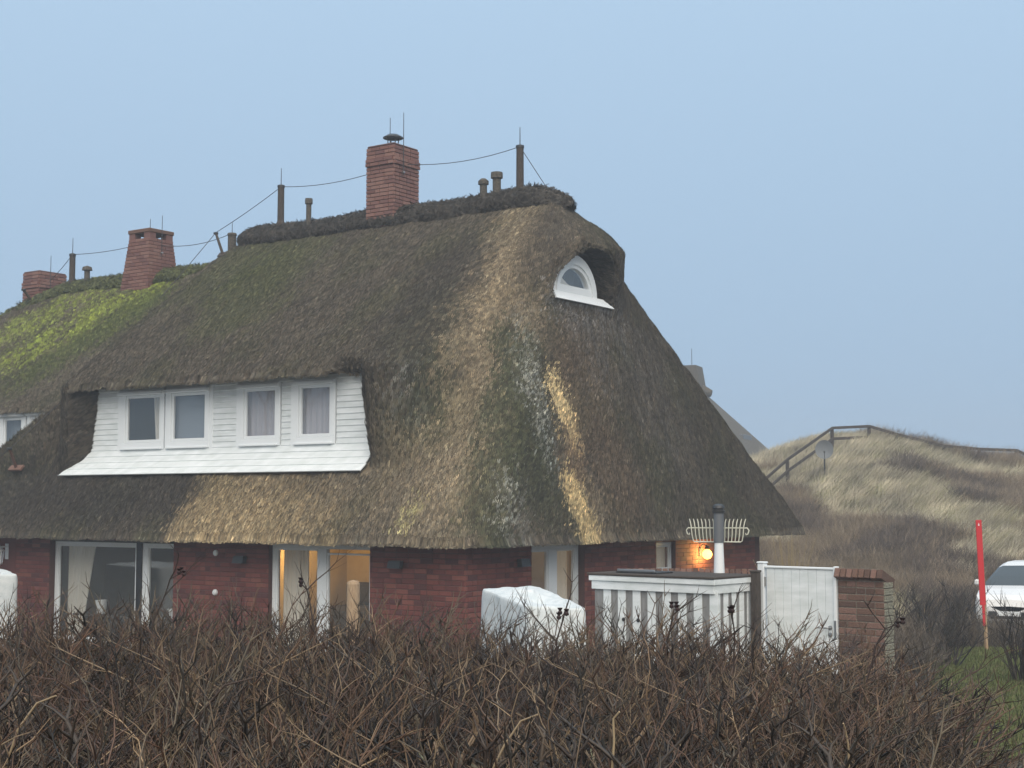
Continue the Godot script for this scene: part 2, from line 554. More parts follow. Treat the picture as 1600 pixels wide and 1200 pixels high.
# weathering of the thatch: patches of new reed, moss, lichen, wet dark reed and a darker shoulder, in house axes
const NEW := Color(0.325, 0.25, 0.145)
var patches := []
func build_patches() -> void:
	var tan_ := Color(0.265, 0.212, 0.138)
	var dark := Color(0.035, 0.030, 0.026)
	var moss := Color(0.075, 0.095, 0.022)
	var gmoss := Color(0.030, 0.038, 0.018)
	var bright := Color(0.22, 0.265, 0.045)
	var lich := Color(0.36, 0.37, 0.34)
	var grey := Color(0.20, 0.19, 0.185)
	var brown := Color(0.13, 0.088, 0.055)
	# from, to, radius, softness, colour, strength
	patches = [
		# upper front: greenish moss
		[Vector3(-8.2, 7.9, -4.5), Vector3(-7.4, 6.2, -2.6), 0.7, 0.9, moss, 0.4],
		[Vector3(-9.8, 8.3, -5.0), Vector3(-9.5, 7.0, -3.6), 0.5, 0.8, moss, 0.4],
		# neighbour: bright cushions in long streaks
		[Vector3(-12.4, 7.9, -4.5), Vector3(-15.6, 5.2, -1.6), 0.55, 0.5, bright, 0.95],
		[Vector3(-14.3, 8.05, -4.7), Vector3(-16.6, 6.6, -3.0), 0.6, 0.5, bright, 0.9],
		[Vector3(-12.9, 7.5, -4.2), Vector3(-14.6, 6.3, -2.6), 0.45, 0.4, bright, 0.8],
		[Vector3(-12.0, 7.2, -4.0), Vector3(-13.2, 5.4, -2.0), 0.3, 0.8, moss, 0.8],
		# under the dormer
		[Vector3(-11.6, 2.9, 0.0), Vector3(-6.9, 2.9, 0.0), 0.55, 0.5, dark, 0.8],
		# right of the dormer
		[Vector3(-2.0, 5.0, -0.9), Vector3(-1.75, 4.2, -0.8), 0.14, 0.25, lich, 0.5],
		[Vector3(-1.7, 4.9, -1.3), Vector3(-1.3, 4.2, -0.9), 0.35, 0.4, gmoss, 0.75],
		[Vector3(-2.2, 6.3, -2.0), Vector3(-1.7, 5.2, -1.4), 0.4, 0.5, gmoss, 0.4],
		# darker reed tone on the shoulder left of the hip
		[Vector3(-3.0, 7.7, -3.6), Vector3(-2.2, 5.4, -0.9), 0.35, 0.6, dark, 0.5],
		# light hip
		[Vector3(-2.6, 8.6, -5.2), Vector3(-1.4, 6.0, -2.9), 0.34, 0.4, tan_, 0.62],
		[Vector3(-1.4, 6.0, -2.9), Vector3(-0.35, 3.2, -0.4), 0.5, 0.6, tan_, 0.6],
		[Vector3(-1.9, 3.2, -0.3), Vector3(-0.3, 2.4, 0.4), 0.5, 0.6, tan_, 0.4],
		# dark gully right of the hip
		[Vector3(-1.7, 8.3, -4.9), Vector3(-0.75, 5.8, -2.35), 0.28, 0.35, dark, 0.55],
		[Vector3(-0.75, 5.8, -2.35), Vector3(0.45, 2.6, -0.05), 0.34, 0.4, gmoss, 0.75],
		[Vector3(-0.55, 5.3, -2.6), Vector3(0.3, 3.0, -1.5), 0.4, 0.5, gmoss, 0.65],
		# lichen streaks
		[Vector3(-0.95, 6.5, -3.0), Vector3(-0.35, 4.7, -2.35), 0.12, 0.3, lich, 0.5],
		[Vector3(-0.45, 4.9, -2.45), Vector3(-0.1, 3.9, -2.3), 0.10, 0.25, lich, 0.55],
		[Vector3(-0.15, 4.1, -2.4), Vector3(0.1, 3.4, -2.2), 0.10, 0.2, lich, 0.6],
		[Vector3(0.25, 3.0, -0.75), Vector3(0.52, 2.35, -0.55), 0.12, 0.25, lich, 0.5],
		[Vector3(-1.1, 6.9, -3.4), Vector3(-1.4, 7.6, -3.7), 0.12, 0.25, lich, 0.5],
		# grey apron under the arched window
		[Vector3(-0.98, 6.45, -4.2), Vector3(-0.98, 6.45, -6.0), 0.28, 0.35, grey, 0.8],
		[Vector3(-0.8, 6.0, -5.0), Vector3(-0.4, 4.9, -4.6), 0.3, 0.6, grey, 0.5],
		[Vector3(-0.8, 6.2, -6.2), Vector3(0.0, 3.8, -6.6), 0.2, 0.7, grey, 0.4],
		[Vector3(-0.7, 5.6, -7.2), Vector3(-0.2, 4.3, -7.6), 0.2, 0.6, grey, 0.3],
		# reddish reed on the hip end
		[Vector3(-0.5, 5.1, -4.0), Vector3(0.3, 3.0, -4.2), 0.5, 0.7, brown, 0.45],
		# repaired strips of new reed
		[Vector3(-0.40, 4.82, -3.10), Vector3(-0.15, 4.2, -3.18), 0.20, 0.12, Color(0.60, 0.48, 0.27), 0.95],
		[Vector3(-0.15, 4.2, -3.18), Vector3(0.02, 3.72, -3.22), 0.14, 0.12, Color(0.52, 0.40, 0.22), 0.9],
		[Vector3(0.02, 3.7, -3.15), Vector3(0.3, 3.0, -2.8), 0.16, 0.3, brown * 1.3, 0.6],
		[Vector3(0.32, 2.95, -2.6), Vector3(0.6, 2.15, -2.72), 0.22, 0.12, Color(0.55, 0.43, 0.23), 0.9],
		[Vector3(0.3, 2.9, -3.2), Vector3(0.56, 2.3, -3.3), 0.15, 0.3, tan_, 0.45],
		[Vector3(-0.95, 2.62, 0.25), Vector3(-1.0, 2.45, 0.4), 0.09, 0.12, Color(0.40, 0.36, 0.17), 0.7],
	]

func roof_color(p: Vector3, on_end: bool) -> Color:
	var u := p.z if on_end else p.x
	var streak := noise.get_noise_2d(u * 3.5, p.y * 0.9)
	var fine := noise.get_noise_2d(u * 14.0 + 50.0, p.y * 4.0)
	var big := noise.get_noise_2d(u * 0.5, p.y * 0.5 + 90.0)
	var base := Color(0.108, 0.092, 0.068)
	base = base.lerp(Color(0.068, 0.056, 0.043), clampf(0.5 + streak * 1.1 + big * 0.6, 0.0, 1.0))
	base = base.lerp(Color(0.075, 0.078, 0.036), clampf(big * 1.2 + fine * 0.3, 0.0, 0.4))
	if not on_end:
		# strip of new reed along the eave, with a straight joint on its left
		var left := -6.28 - (p.y - 2.2) * 0.28
		if p.x > left and p.y < 3.5:
			var k := 1.0 - sstep(-3.9 + streak * 1.2, -1.6 + streak * 1.2, p.x + (p.y - 2.4) * 1.0)
			k *= 1.0 - 0.55 * sstep(2.6, 3.3, p.y + streak * 0.3)
			base = base.lerp(NEW, k * clampf(0.85 + fine * 0.6, 0.3, 1.0))
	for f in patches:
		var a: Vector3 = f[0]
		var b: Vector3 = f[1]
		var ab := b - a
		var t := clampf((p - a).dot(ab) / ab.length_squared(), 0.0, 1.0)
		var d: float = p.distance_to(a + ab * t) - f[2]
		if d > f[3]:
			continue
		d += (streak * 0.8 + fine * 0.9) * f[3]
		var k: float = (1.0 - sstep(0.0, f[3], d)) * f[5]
		if f[4].b > 0.17 and f[4].r < 0.385:
			k *= sstep(-0.12, 0.22, noise.get_noise_2d(u * 9.0 + 7.0, p.y * 2.2) + 0.3 * fine)
		if f[4].g > 0.2 and f[4].b < 0.06:
			k *= sstep(-0.28, 0.16, noise.get_noise_2d(u * 4.0 + 30.0, p.y * 1.1) + 0.5 * fine)
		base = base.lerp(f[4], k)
	return base

var tuft_xf := []
var tuft_col := []

# one grid of thatch between two places on the eave; reeds are scattered over it
func thatch_grid(s0: float, s1: float, ds: float, nt: int, reeds: int) -> Geo:
	var g := Geo.new()
	var ns := int(round((s1 - s0) / ds))
	var q := PI * 0.5 * RC
	var P := []
	var H := PackedFloat32Array()
	var C := PackedColorArray()
	for i in ns + 1:
		var s := lerpf(s0, s1, float(i) / ns)
		var on_end := s > q * 0.5
		for j in nt + 1:
			var t := float(j) / nt
			var p := roof_point(s, t)
			var h := 1.0
			if s <= 0.0:
				h = front_hole(p.x, p.y)
				# pull the vertices next to an opening onto its rim
				if absf(h) < 0.055:
					var e := 0.02
					var gx := (front_hole(p.x + e, p.y) - front_hole(p.x - e, p.y)) / (2.0 * e)
					var gy := (front_hole(p.x, p.y + e) - front_hole(p.x, p.y - e)) / (2.0 * e)
					var gl := maxf(gx * gx + gy * gy, 0.01)
					var dx := -h * gx / gl
					var dy := -h * gy / gl
					var z0 := zbase(p.y) + swell_front(p.x, p.y)
					p.x += dx
					p.y += dy
					p.z += zbase(p.y) + swell_front(p.x, p.y) - z0
					h = 0.0
			elif on_end and s < q * 2.0 + ZF - ZB - 2.0 * RC:
				h = end_hole(p.z, p.y)
				if absf(h) < 0.055:
					var e := 0.02
					var gx := (end_hole(p.z + e, p.y) - end_hole(p.z - e, p.y)) / (2.0 * e)
					var gy := (end_hole(p.z, p.y + e) - end_hole(p.z, p.y - e)) / (2.0 * e)
					var gl := maxf(gx * gx + gy * gy, 0.01)
					var x0 := xbase(p.y) + swell_end(p.z, p.y)
					p.z -= h * gx / gl
					p.y -= h * gy / gl
					p.x += xbase(p.y) + swell_end(p.z, p.y) - x0
					h = 0.0
			P.append(p)
			H.append(h)
			C.append(roof_color(p, on_end))
	var w := nt + 1
	var N := []
	for i in ns + 1:
		for j in nt + 1:
			var a: Vector3 = P[mini(i + 1, ns) * w + j] - P[maxi(i - 1, 0) * w + j]
			var b: Vector3 = P[i * w + mini(j + 1, nt)] - P[i * w + maxi(j - 1, 0)]
			N.append(a.cross(b).normalized())
	var keep := PackedByteArray()
	for i in ns:
		for j in nt:
			var k := i * w + j
			keep.append(0 if (H[k] + H[k + 1] + H[k + w] + H[k + w + 1]) < -0.0001 else 1)
	for i in ns:
		for j in nt:
			if keep[i * nt + j] == 0:
				continue
			var k := i * w + j
			g.col = C[k]
			g.tri3(P[k], P[k + w], P[k + w + 1], N[k], N[k + w], N[k + w + 1])
			g.tri3(P[k], P[k + w + 1], P[k + 1], N[k], N[k + w + 1], N[k + 1])
			# reveals of the openings
			for e in [[1, 0, k + w, k + w + 1], [-1, 0, k, k + 1], [0, 1, k + 1, k + w + 1], [0, -1, k, k + w]]:
				var i2: int = i + e[0]
				var j2: int = j + e[1]
				if i2 < 0 or j2 < 0 or i2 >= ns or j2 >= nt or keep[i2 * nt + j2] == 1:
					continue
				var s_mid := lerpf(s0, s1, (i + 0.5) / ns)
				var back := Vector3(0, 0, -0.75) if s_mid <= 0.0 else Vector3(-0.5, 0, 0)
				if s_mid <= 0.0 and s_mid > XS + 0.4 and s_mid < -9.0 and e[0] == 1:
					back.x = 0.72
				var pa: Vector3 = P[e[2]]
				var pb: Vector3 = P[e[3]]
				var hole_way: Vector3 = (P[(i2 if e[0] else i) * w + j2] + P[mini(i2 + 1, ns) * w + mini(j2 + 1, nt)]) * 0.5 - (pa + pb) * 0.5
				var strips := 4
				for q2 in strips:
					var f0 := float(q2) / strips
					var f1 := float(q2 + 1) / strips
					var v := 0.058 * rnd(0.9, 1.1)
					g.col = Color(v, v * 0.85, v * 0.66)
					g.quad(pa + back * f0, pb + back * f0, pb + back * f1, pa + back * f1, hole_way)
				if reeds > 0 and e[0] != 0 and pa.distance_to(pb) > 0.01:
					var face := (pb - pa).cross(back).normalized()
					if face.dot(hole_way) < 0.0:
						face = -face
					for r in 34:
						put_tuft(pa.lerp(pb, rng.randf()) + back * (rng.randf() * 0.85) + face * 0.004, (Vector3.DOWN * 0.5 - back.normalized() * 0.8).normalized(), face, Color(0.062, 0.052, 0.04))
			for r in reeds:
				var fu := rng.randf()
				var fv := rng.randf()
				var a: Vector3 = P[k].lerp(P[k + w], fu)
				var b: Vector3 = P[k + 1].lerp(P[k + w + 1], fu)
				var at := a.lerp(b, fv)
				var down := (a - b).normalized()
				var nn: Vector3 = N[k].lerp(N[k + w + 1], 0.5).normalized()
				if nn.dot(Vector3(0, 1, 0)) < -0.5:
					nn = -nn
				if s0 >= 0.0 and at.y < 6.62 and at.y > 6.38 and absf(at.z - EYEZ) < 1.2:
					continue
				if H[k] < 0.14 and at.y < 3.4 and at.y > 3.15 and at.x > XS and at.x < -2.2:
					continue
				var kc := clampi(i + rng.randi_range(-2, 3), 0, ns) * w + clampi(j + rng.randi_range(-5, 5), 0, nt)
				put_tuft(at, down, nn, C[kc if rng.randf() < 0.6 else k])
	# eave: rounded lip, then the flat underside back to the wall
	for i in ns:
		var k := i * w
		var k2 := k + w
		var ea := eave_at(lerpf(s0, s1, float(i) / ns))
		var eb := eave_at(lerpf(s0, s1, float(i + 1) / ns))
		var ia := Vector3(minf(ea.x, -0.05), 0, clampf(ea.y, ZB + 0.6, -0.05))
		var ib := Vector3(minf(eb.x, -0.05), 0, clampf(eb.y, ZB + 0.6, -0.05))
		var lo := Vector3.UP * (YU - YE)
		var pa: Vector3 = P[k]
		var pb: Vector3 = P[k2]
		var na: Vector3 = (pa - Vector3(ia.x, pa.y, ia.z)).normalized()
		var jag := 0.02 * noise.get_noise_1d(i * 1.7)
		var la := pa + na * 0.03 + lo * 0.5
		var lb := pb + na * 0.03 + lo * 0.5
		var ma := pa - na * 0.06 + lo + Vector3.UP * jag
		var mb := pb - na * 0.06 + lo + Vector3.UP * 0.02 * noise.get_noise_1d((i + 1) * 1.7)
		g.col = C[k]
		g.quad(pa, pb, lb, la, na)
		g.quad(la, lb, mb, ma, na)
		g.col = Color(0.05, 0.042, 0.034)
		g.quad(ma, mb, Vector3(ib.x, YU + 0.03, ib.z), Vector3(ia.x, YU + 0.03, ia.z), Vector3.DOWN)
		for r in reeds * 3:
			var f := rng.randf()
			put_tuft(pa.lerp(pb, f) + lo * rnd(0.0, 0.5) + na * 0.015, (Vector3.DOWN + na * 0.9).normalized(), (na + Vector3.UP * 0.7).normalized(), C[k])
	return g

func put_tuft(at: Vector3, down: Vector3, nn: Vector3, c: Color) -> void:
	if nn.length_squared() < 0.5:
		return
	nn = nn.normalized()
	var b := Basis(down.cross(nn).normalized(), nn, -down).orthonormalized()
	b = b.rotated(nn, rnd(-0.13, 0.13)).scaled_local(Vector3(rnd(0.8, 1.4), rnd(0.7, 1.5), rnd(0.7, 1.35)))
	tuft_xf.append(Transform3D(b, at + nn * rnd(-0.012, 0.006)))
	var k := pow(rng.randf(), 1.3) * 1.35 + 0.45
	if rng.randf() < 0.07:
		k *= 1.8
	var w := rnd(-0.06, 0.06)
	tuft_col.append(Color(c.r * k * (1.0 + w), c.g * k, c.b * k * (1.0 - w)))

func tuft_mesh() -> ArrayMesh:
	var g := Geo.new()
	for i in 5:
		var x := rnd(-0.014, 0.014)
		var a := rnd(-0.16, 0.16)
		var l := rnd(0.08, 0.15)
		var w := rnd(0.0032, 0.0058)
		var v := rnd(0.75, 1.25)
		g.col = Color(v, v, v)
		var lift := rnd(0.008, 0.028)
		var p0 := Vector3(x, -0.004, -l * 0.4)
		var p1 := Vector3(x + sin(a) * l, lift, l * 0.6)
		g.tri(p0 + Vector3(-w, 0, 0), p0 + Vector3(w, 0, 0), p1 + Vector3(w * 0.7, 0, 0), Vector3.UP)
		g.tri(p0 + Vector3(-w, 0, 0), p1 + Vector3(w * 0.7, 0, 0), p1 + Vector3(-w * 0.7, 0, 0), Vector3.UP)
		# blunt end of the reed
		g.tri(p1 + Vector3(-w, 0, 0), p1 + Vector3(w, 0, 0), p1 + Vector3(0, -0.016, -0.004), Vector3(0, 0, 1))
	return g.mesh()

# sod and heather roll along a ridge, with its own reeds
func ridge_cap(path: Array, wide: float, high: float, c: Color) -> Geo:
	var g := Geo.new()
	var rings := []
	var na := 12
	for i in path.size():
		var p: Vector3 = path[i]
		var d: Vector3 = (path[mini(i + 1, path.size() - 1)] - path[maxi(i - 1, 0)]).normalized()
		var sd := d.cross(Vector3.UP).normalized()
		var f := minf(1.0, minf(i, path.size() - 1 - i) / 4.0)
		f = sqrt(clampf(f * (2.0 - f), 0.02, 1.0))
		var ring := []
		for j in na + 1:
			var an := PI * (1.15 * j / na - 0.075)
			var k := 1.0 + 0.10 * noise.get_noise_3d(p.x * 2.5, j * 0.7, p.z * 2.5)
			ring.append(p + sd * cos(an) * wide * k * f + Vector3.UP * (sin(an) * high * k * f - 0.22 * absf(cos(an)) * f))
		rings.append(ring)
	for i in rings.size() - 1:
		for j in na:
			var a: Vector3 = rings[i][j]
			var b: Vector3 = rings[i + 1][j]
			var d2: Vector3 = rings[i + 1][j + 1]
			var e: Vector3 = rings[i][j + 1]
			var out: Vector3 = (a + d2) * 0.5 - (path[i] - Vector3.UP * 0.4)
			var v := 0.7 + 0.6 * rng.randf()
			g.col = c * v
			g.quad(a, b, d2, e, out)
			var fn := (b - a).cross(e - a).normalized()
			if fn.dot(out) < 0.0:
				fn = -fn
			for r in 10:
				var at := a.lerp(b, rng.randf()).lerp(e.lerp(d2, rng.randf()), rng.randf())
				var dn := Vector3(rnd(-1, 1), rnd(-0.8, 0.3), rnd(-1, 1))
				dn = (dn - fn * dn.dot(fn)).normalized()
				put_tuft(at + fn * 0.01, (dn + fn * 0.25).normalized(), fn, c * rnd(0.7, 1.3))
	return g

# ---------------------------------------------------------------- bricks
var brick_mesh: ArrayMesh
func make_brick() -> void:
	var g := Geo.new()
	var h := Vector3(0.5, 0.0355, 0.03)
	var q := 0.006
	var qx := 0.024
	# chamfered face, four sides; unit length along x
	var f := [Vector3(-h.x + qx, -h.y + q, h.z), Vector3(h.x - qx, -h.y + q, h.z), Vector3(h.x - qx, h.y - q, h.z), Vector3(-h.x + qx, h.y - q, h.z)]
	var o := [Vector3(-h.x, -h.y, h.z - q), Vector3(h.x, -h.y, h.z - q), Vector3(h.x, h.y, h.z - q), Vector3(-h.x, h.y, h.z - q)]
	var b := [Vector3(-h.x, -h.y, -h.z), Vector3(h.x, -h.y, -h.z), Vector3(h.x, h.y, -h.z), Vector3(-h.x, h.y, -h.z)]
	g.quad(f[0], f[1], f[2], f[3], Vector3(0, 0, 1))
	var dirs := [Vector3(0, -1, 0), Vector3(1, 0, 0), Vector3(0, 1, 0), Vector3(-1, 0, 0)]
	for i in 4:
		var j := (i + 1) % 4
		g.quad(f[i], f[j], o[j], o[i], dirs[i] + Vector3(0, 0, 1))
		g.quad(o[i], o[j], b[j], b[i], dirs[i])
	brick_mesh = g.mesh()

# brick placements for a wall face: org is its lower left corner seen from outside, dx runs along it, out points outwards
func lay_bricks(org: Vector3, dx: Vector3, out: Vector3, length: float, height: float, holes: Array, phase := 0.0) -> Array:
	var res := []
	var rows := int(height / 0.0833)
	for r in rows:
		var y := (r + 0.5) * 0.0833
		var u := -0.125 * (r % 2) - phase
		while u < length:
			var l := 0.25
			if rng.randf() < 0.22:
				l = 0.125
			var a := maxf(u, 0.0)
			var b := minf(u + l, length)
			u += l
			var cut := false
			for h in holes:
				if y > h[2] - 0.03 and y < h[3] + 0.03:
					if a >= h[0] - 0.01 and b <= h[1] + 0.01:
						cut = true
					elif a < h[0] and b > h[0]:
						b = h[0]
					elif a < h[1] and b > h[1]:
						a = h[1]
			if cut or b - a < 0.03:
				continue
			var at := org + dx * ((a + b) * 0.5) + Vector3.UP * y + out * rnd(-0.003, 0.003)
			res.append(Transform3D(Basis(dx * (b - a - 0.011), Vector3.UP, out), at - out * 0.03))
	return res

const TONES := [Color(0.17, 0.05, 0.042), Color(0.20, 0.06, 0.048), Color(0.14, 0.042, 0.037), Color(0.22, 0.075, 0.058), Color(0.105, 0.038, 0.036)]
const STACK := [Color(0.21, 0.105, 0.088), Color(0.25, 0.135, 0.112), Color(0.17, 0.085, 0.075)]
func pick_tone() -> int:
	var r := rng.randf()
	return 0 if r < 0.32 else 1 if r < 0.58 else 2 if r < 0.8 else 3 if r < 0.9 else 4

# the bricks that show largest become parts of their own, the rest one joined part
func set_bricks(list: Array, parent: Node3D, most: int, lowest: float, at: Transform3D, stack := false) -> void:
	var order := []
	for t in list:
		var w: Vector3 = at * t.origin
		var key := w.distance_to(Vector3(0, EYE, 0)) + (100.0 if w.y < lowest else 0.0)
		order.append([key, t])
	order.sort_custom(func(a, b): return a[0] < b[0])
	var g := Geo.new()
	var ar := brick_mesh.surface_get_arrays(0)
	for i in order.size():
		var t: Transform3D = order[i][1]
		var k := pick_tone()
		if i < most:
			part("brick", brick_mesh, M["stack_brick%d" % (k % 3)] if stack else M["brick%d" % k], parent, t)
			continue
		for j in ar[Mesh.ARRAY_VERTEX].size():
			g.v.append(t * ar[Mesh.ARRAY_VERTEX][j])
			g.n.append((t.basis.orthonormalized() * ar[Mesh.ARRAY_NORMAL][j]).normalized())
			g.c.append(STACK[k % 3] if stack else TONES[k])
	if g.v.size():
		part("brickwork", g, M.bricks, parent).set_meta("kind", "stuff")

# solid wall behind the bricks (mortar), with openings [x0, x1, y0, y1]
func wall_core(g: Geo, org: Vector3, dx: Vector3, out: Vector3, length: float, height: float, thick: float, holes: Array) -> void:
	var xs := [0.0, length]
	for h in holes:
		xs.append(h[0])
		xs.append(h[1])
	xs.sort()
	for i in xs.size() - 1:
		var a: float = xs[i]
		var b: float = xs[i + 1]
		if b - a < 0.001:
			continue
		var runs := [[0.0, height]]
		for h in holes:
			if (a + b) * 0.5 > h[0] and (a + b) * 0.5 < h[1]:
				runs = []
				if h[2] > 0.01:
					runs.append([0.0, h[2]])
				if height - h[3] > 0.01:
					runs.append([h[3], height])
		for r in runs:
			var c: Vector3 = org + dx * ((a + b) * 0.5) + Vector3.UP * ((r[0] + r[1]) * 0.5) - out * (thick * 0.5 + 0.008)
			g.box(Transform3D(Basis(dx, Vector3.UP, dx.cross(Vector3.UP)), c), Vector3(b - a, r[1] - r[0], thick))

# window: origin at its lower left outer corner, x right, y up, z outwards; panes are [x0, x1, y0, y1]
func window(parent: Node3D, called: String, at: Transform3D, w: float, h: float, panes: Array, deep := 0.07, sash := 0.05) -> Node3D:
	var o := group_part(called, parent, at)
	var g := Geo.new()
	var xs := [0.0]
	# frame: rails above and below, stiles between the panes
	var y0: float = panes[0][2]
	var y1: float = panes[0][3]
	g.span(Vector3(0, 0, -deep), Vector3(w, y0, 0), 0.005)
	g.span(Vector3(0, y1, -deep), Vector3(w, h, 0), 0.005)
	var x := 0.0
	for p in panes:
		g.span(Vector3(x, y0, -deep), Vector3(p[0], y1, -0.001), 0.005)
		x = p[1]
	g.span(Vector3(x, y0, -deep), Vector3(w, y1, -0.001), 0.005)
	part("frame", g, M.white, o)
	for p in panes:
		var s := Geo.new()
		var a := Vector3(p[0] + 0.002, p[2] + 0.002, -deep * 0.8)
		var b := Vector3(p[1] - 0.002, p[3] - 0.002, -0.018)
		s.span(a, Vector3(a.x + sash, b.y, b.z), 0.006)
		s.span(Vector3(b.x - sash, a.y, a.z), b, 0.006)
		s.span(Vector3(a.x + sash, a.y, a.z), Vector3(b.x - sash, a.y + sash, b.z - 0.001), 0.006)
		s.span(Vector3(a.x + sash, b.y - sash, a.z), Vector3(b.x - sash, b.y, b.z - 0.001), 0.006)
		part("sash", s, M.white, o)
		var gl := Geo.new()
		gl.span(Vector3(a.x + sash, a.y + sash, -deep * 0.55), Vector3(b.x - sash, b.y - sash, -deep * 0.55 + 0.006))
		part("pane", gl, M.glass, o)
	return o

# hanging cloth with folds, from x0 to x1 at the top and x2 to x3 at the bottom
func cloth(x0: float, x1: float, x2: float, x3: float, y0: float, y1: float, z: float, folds: float, amp := 0.03) -> Geo:
	var g := Geo.new()
	var nx := int(folds * 8.0)
	var f := func(i: int, j: int) -> Vector3:
		var u := float(i) / nx
		var v := float(j) / 8.0
		var x := lerpf(lerpf(x0, x1, u), lerpf(x2, x3, u), v)
		var ph := u * folds * TAU + 0.7 * sin(u * 9.0) + v * 0.5
		return Vector3(x, lerpf(y1, y0, v), z + amp * sin(ph) + amp * 0.4 * sin(ph * 2.3 + 1.0))
	for i in nx:
		for j in 8:
			var p := [f.call(i, j), f.call(i + 1, j), f.call(i + 1, j + 1), f.call(i, j + 1)]
			var nl: Vector3 = (f.call(i + 1, j) - f.call(i - 1, j)).cross(Vector3.DOWN).normalized()
			var nr: Vector3 = (f.call(i + 2, j) - f.call(i, j)).cross(Vector3.DOWN).normalized()
			if nl.z < 0.0:
				nl = -nl
			if nr.z < 0.0:
				nr = -nr
			g.tri3(p[0], p[1], p[2], nl, nr, nr)
			g.tri3(p[0], p[2], p[3], nl, nr, nl)
	return g

# ---------------------------------------------------------------- the house
func house() -> void:
	make_brick()
	build_patches()
	var h := thing("thatched_house", "large brick house with brown thatched hip roof, white dormer and arched gable window", "house", hx)
	tuft_xf = []
	tuft_col = []
	var q := PI * 0.5 * RC
	var l := ZF - ZB - 2.0 * RC
	var roof := group_part("roof", h)
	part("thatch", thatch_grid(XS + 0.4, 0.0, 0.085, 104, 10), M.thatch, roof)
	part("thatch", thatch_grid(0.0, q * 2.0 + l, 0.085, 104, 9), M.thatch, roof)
	part("thatch", thatch_grid(q * 2.0 + l, q * 2.0 + l + 10.7, 0.4, 104, 0), M.thatch, roof)
	var path := []
	for i in 60:
		var x := lerpf(-10.75, -1.62, i / 59.0)
		path.append(Vector3(x, 8.90 - 0.2 * sstep(-2.6, -1.6, x) + 0.03 * sin(x * 1.7), ZR))
	part("ridge_roll", ridge_cap(path, 0.39, 0.20, Color(0.05, 0.044, 0.038)), M.cap, roof)
	scatter("reeds", tuft_mesh(), M.thatch, tuft_xf, tuft_col, roof)

	# walls
	var fh := [[1.05, 4.55, 0.1, 2.09], [6.93, 9.2, 0.1, 2.10]]
	var eh := [[1.83, 3.47, 0.1, 2.11], [6.0, 6.75, 1.45, 2.06]]
	var core := Geo.new()
	wall_core(core, Vector3(XS, 0, 0), Vector3.RIGHT, Vector3(0, 0, 1), -XS - 0.01, 2.32, 0.28, fh)
	wall_core(core, Vector3(0, 0, -0.29), Vector3(0, 0, -1), Vector3.RIGHT, 9.95, 2.32, 0.28, [[1.54, 3.18, 0.1, 2.11], [5.71, 6.46, 1.45, 2.06]])
	core.span(Vector3(XS, 0, -10.5), Vector3(-0.02, 2.32, -10.25))
	core.span(Vector3(XS, 0, -10.24), Vector3(XS + 0.2, 2.32, -0.3))
	part("wall", core, M.mortar, h)
	var bricks := lay_bricks(Vector3(XS, 0, 0), Vector3.RIGHT, Vector3(0, 0, 1), -XS, 2.3, fh)
	bricks.append_array(lay_bricks(Vector3(0, 0, 0), Vector3(0, 0, -1), Vector3.RIGHT, 10.25, 2.3, eh, 0.06))
	set_bricks(bricks, h, 185, 0.9, hx)

	# floors and inner walls
	var fl := Geo.new()
	fl.span(Vector3(XS + 0.2, 0.0, -10.2), Vector3(-0.3, 0.08, -0.3))
	part("floor", fl, M.floorboard, h)
	var ce := Geo.new()
	ce.span(Vector3(XS + 0.2, 2.33, -10.2), Vector3(-0.3, 2.45, -0.3))
	part("ceiling", ce, M.room, h)
	var iw := Geo.new()
	iw.span(Vector3(-6.5, 0.08, -8.0), Vector3(-6.4, 2.33, -0.3))
	iw.span(Vector3(-6.4, 0.08, -8.1), Vector3(-0.3, 2.33, -8.0))
	iw.span(Vector3(-6.4, 0.08, -4.6), Vector3(-3.0, 2.33, -4.5))
	part("room_wall", iw, M.plaster, h)
	var iw2 := Geo.new()
	iw2.span(Vector3(XS + 0.2, 0.08, -4.2), Vector3(-6.5, 2.33, -4.1))
	iw2.span(Vector3(-7.65, 0.08, -3.2), Vector3(-7.6, 2.33, -2.0))
	part("room_wall", iw2, M.room, h)
	var cab := Geo.new()
	cab.span(Vector3(-3.2, 0.08, -1.75), Vector3(-1.2, 2.32, -1.6), 0.01)
	part("room_screen", cab, M.plaster, h)
	var sofa := Geo.new()
	sofa.span(Vector3(-6.2, 0.08, -4.4), Vector3(-4.4, 0.75, -3.6), 0.08)
	sofa.span(Vector3(-6.2, 0.75, -4.4), Vector3(-4.4, 1.2, -4.2), 0.06)
	part("sofa", sofa, M.dark_wood, h)

	# glazed doors of the dark room
	var xz := func(x: float, z := -0.12) -> Transform3D:
		return Transform3D(Basis(), Vector3(x, 0.1, z))
	var w1 := window(h, "window", xz.call(-10.08), 2.38, 1.95, [[0.09, 2.32, 0.12, 1.88]], 0.08, 0.02)
	part("curtain", cloth(0.15, 0.95, 0.15, 0.55, 0.05, 1.9, -0.22, 7.0, 0.02), M.curtain, w1)
	var post := Geo.new()
	post.span(Vector3(-7.70, 0.1, -0.2), Vector3(-7.56, 2.09, -0.09), 0.004)
	part("post", post, M.dark, h)
	window(h, "window", xz.call(-7.56), 0.92, 1.95, [[0.14, 0.88, 0.12, 1.88]], 0.08, 0.02)
	var side := Geo.new()
	side.span(Vector3(-6.64, 0.1, -0.2), Vector3(-6.605, 2.09, -0.05))
	side.span(Vector3(-10.1, 2.05, -0.18), Vector3(-6.64, 2.09, -0.06))
	part("trim", side, M.dark, h)
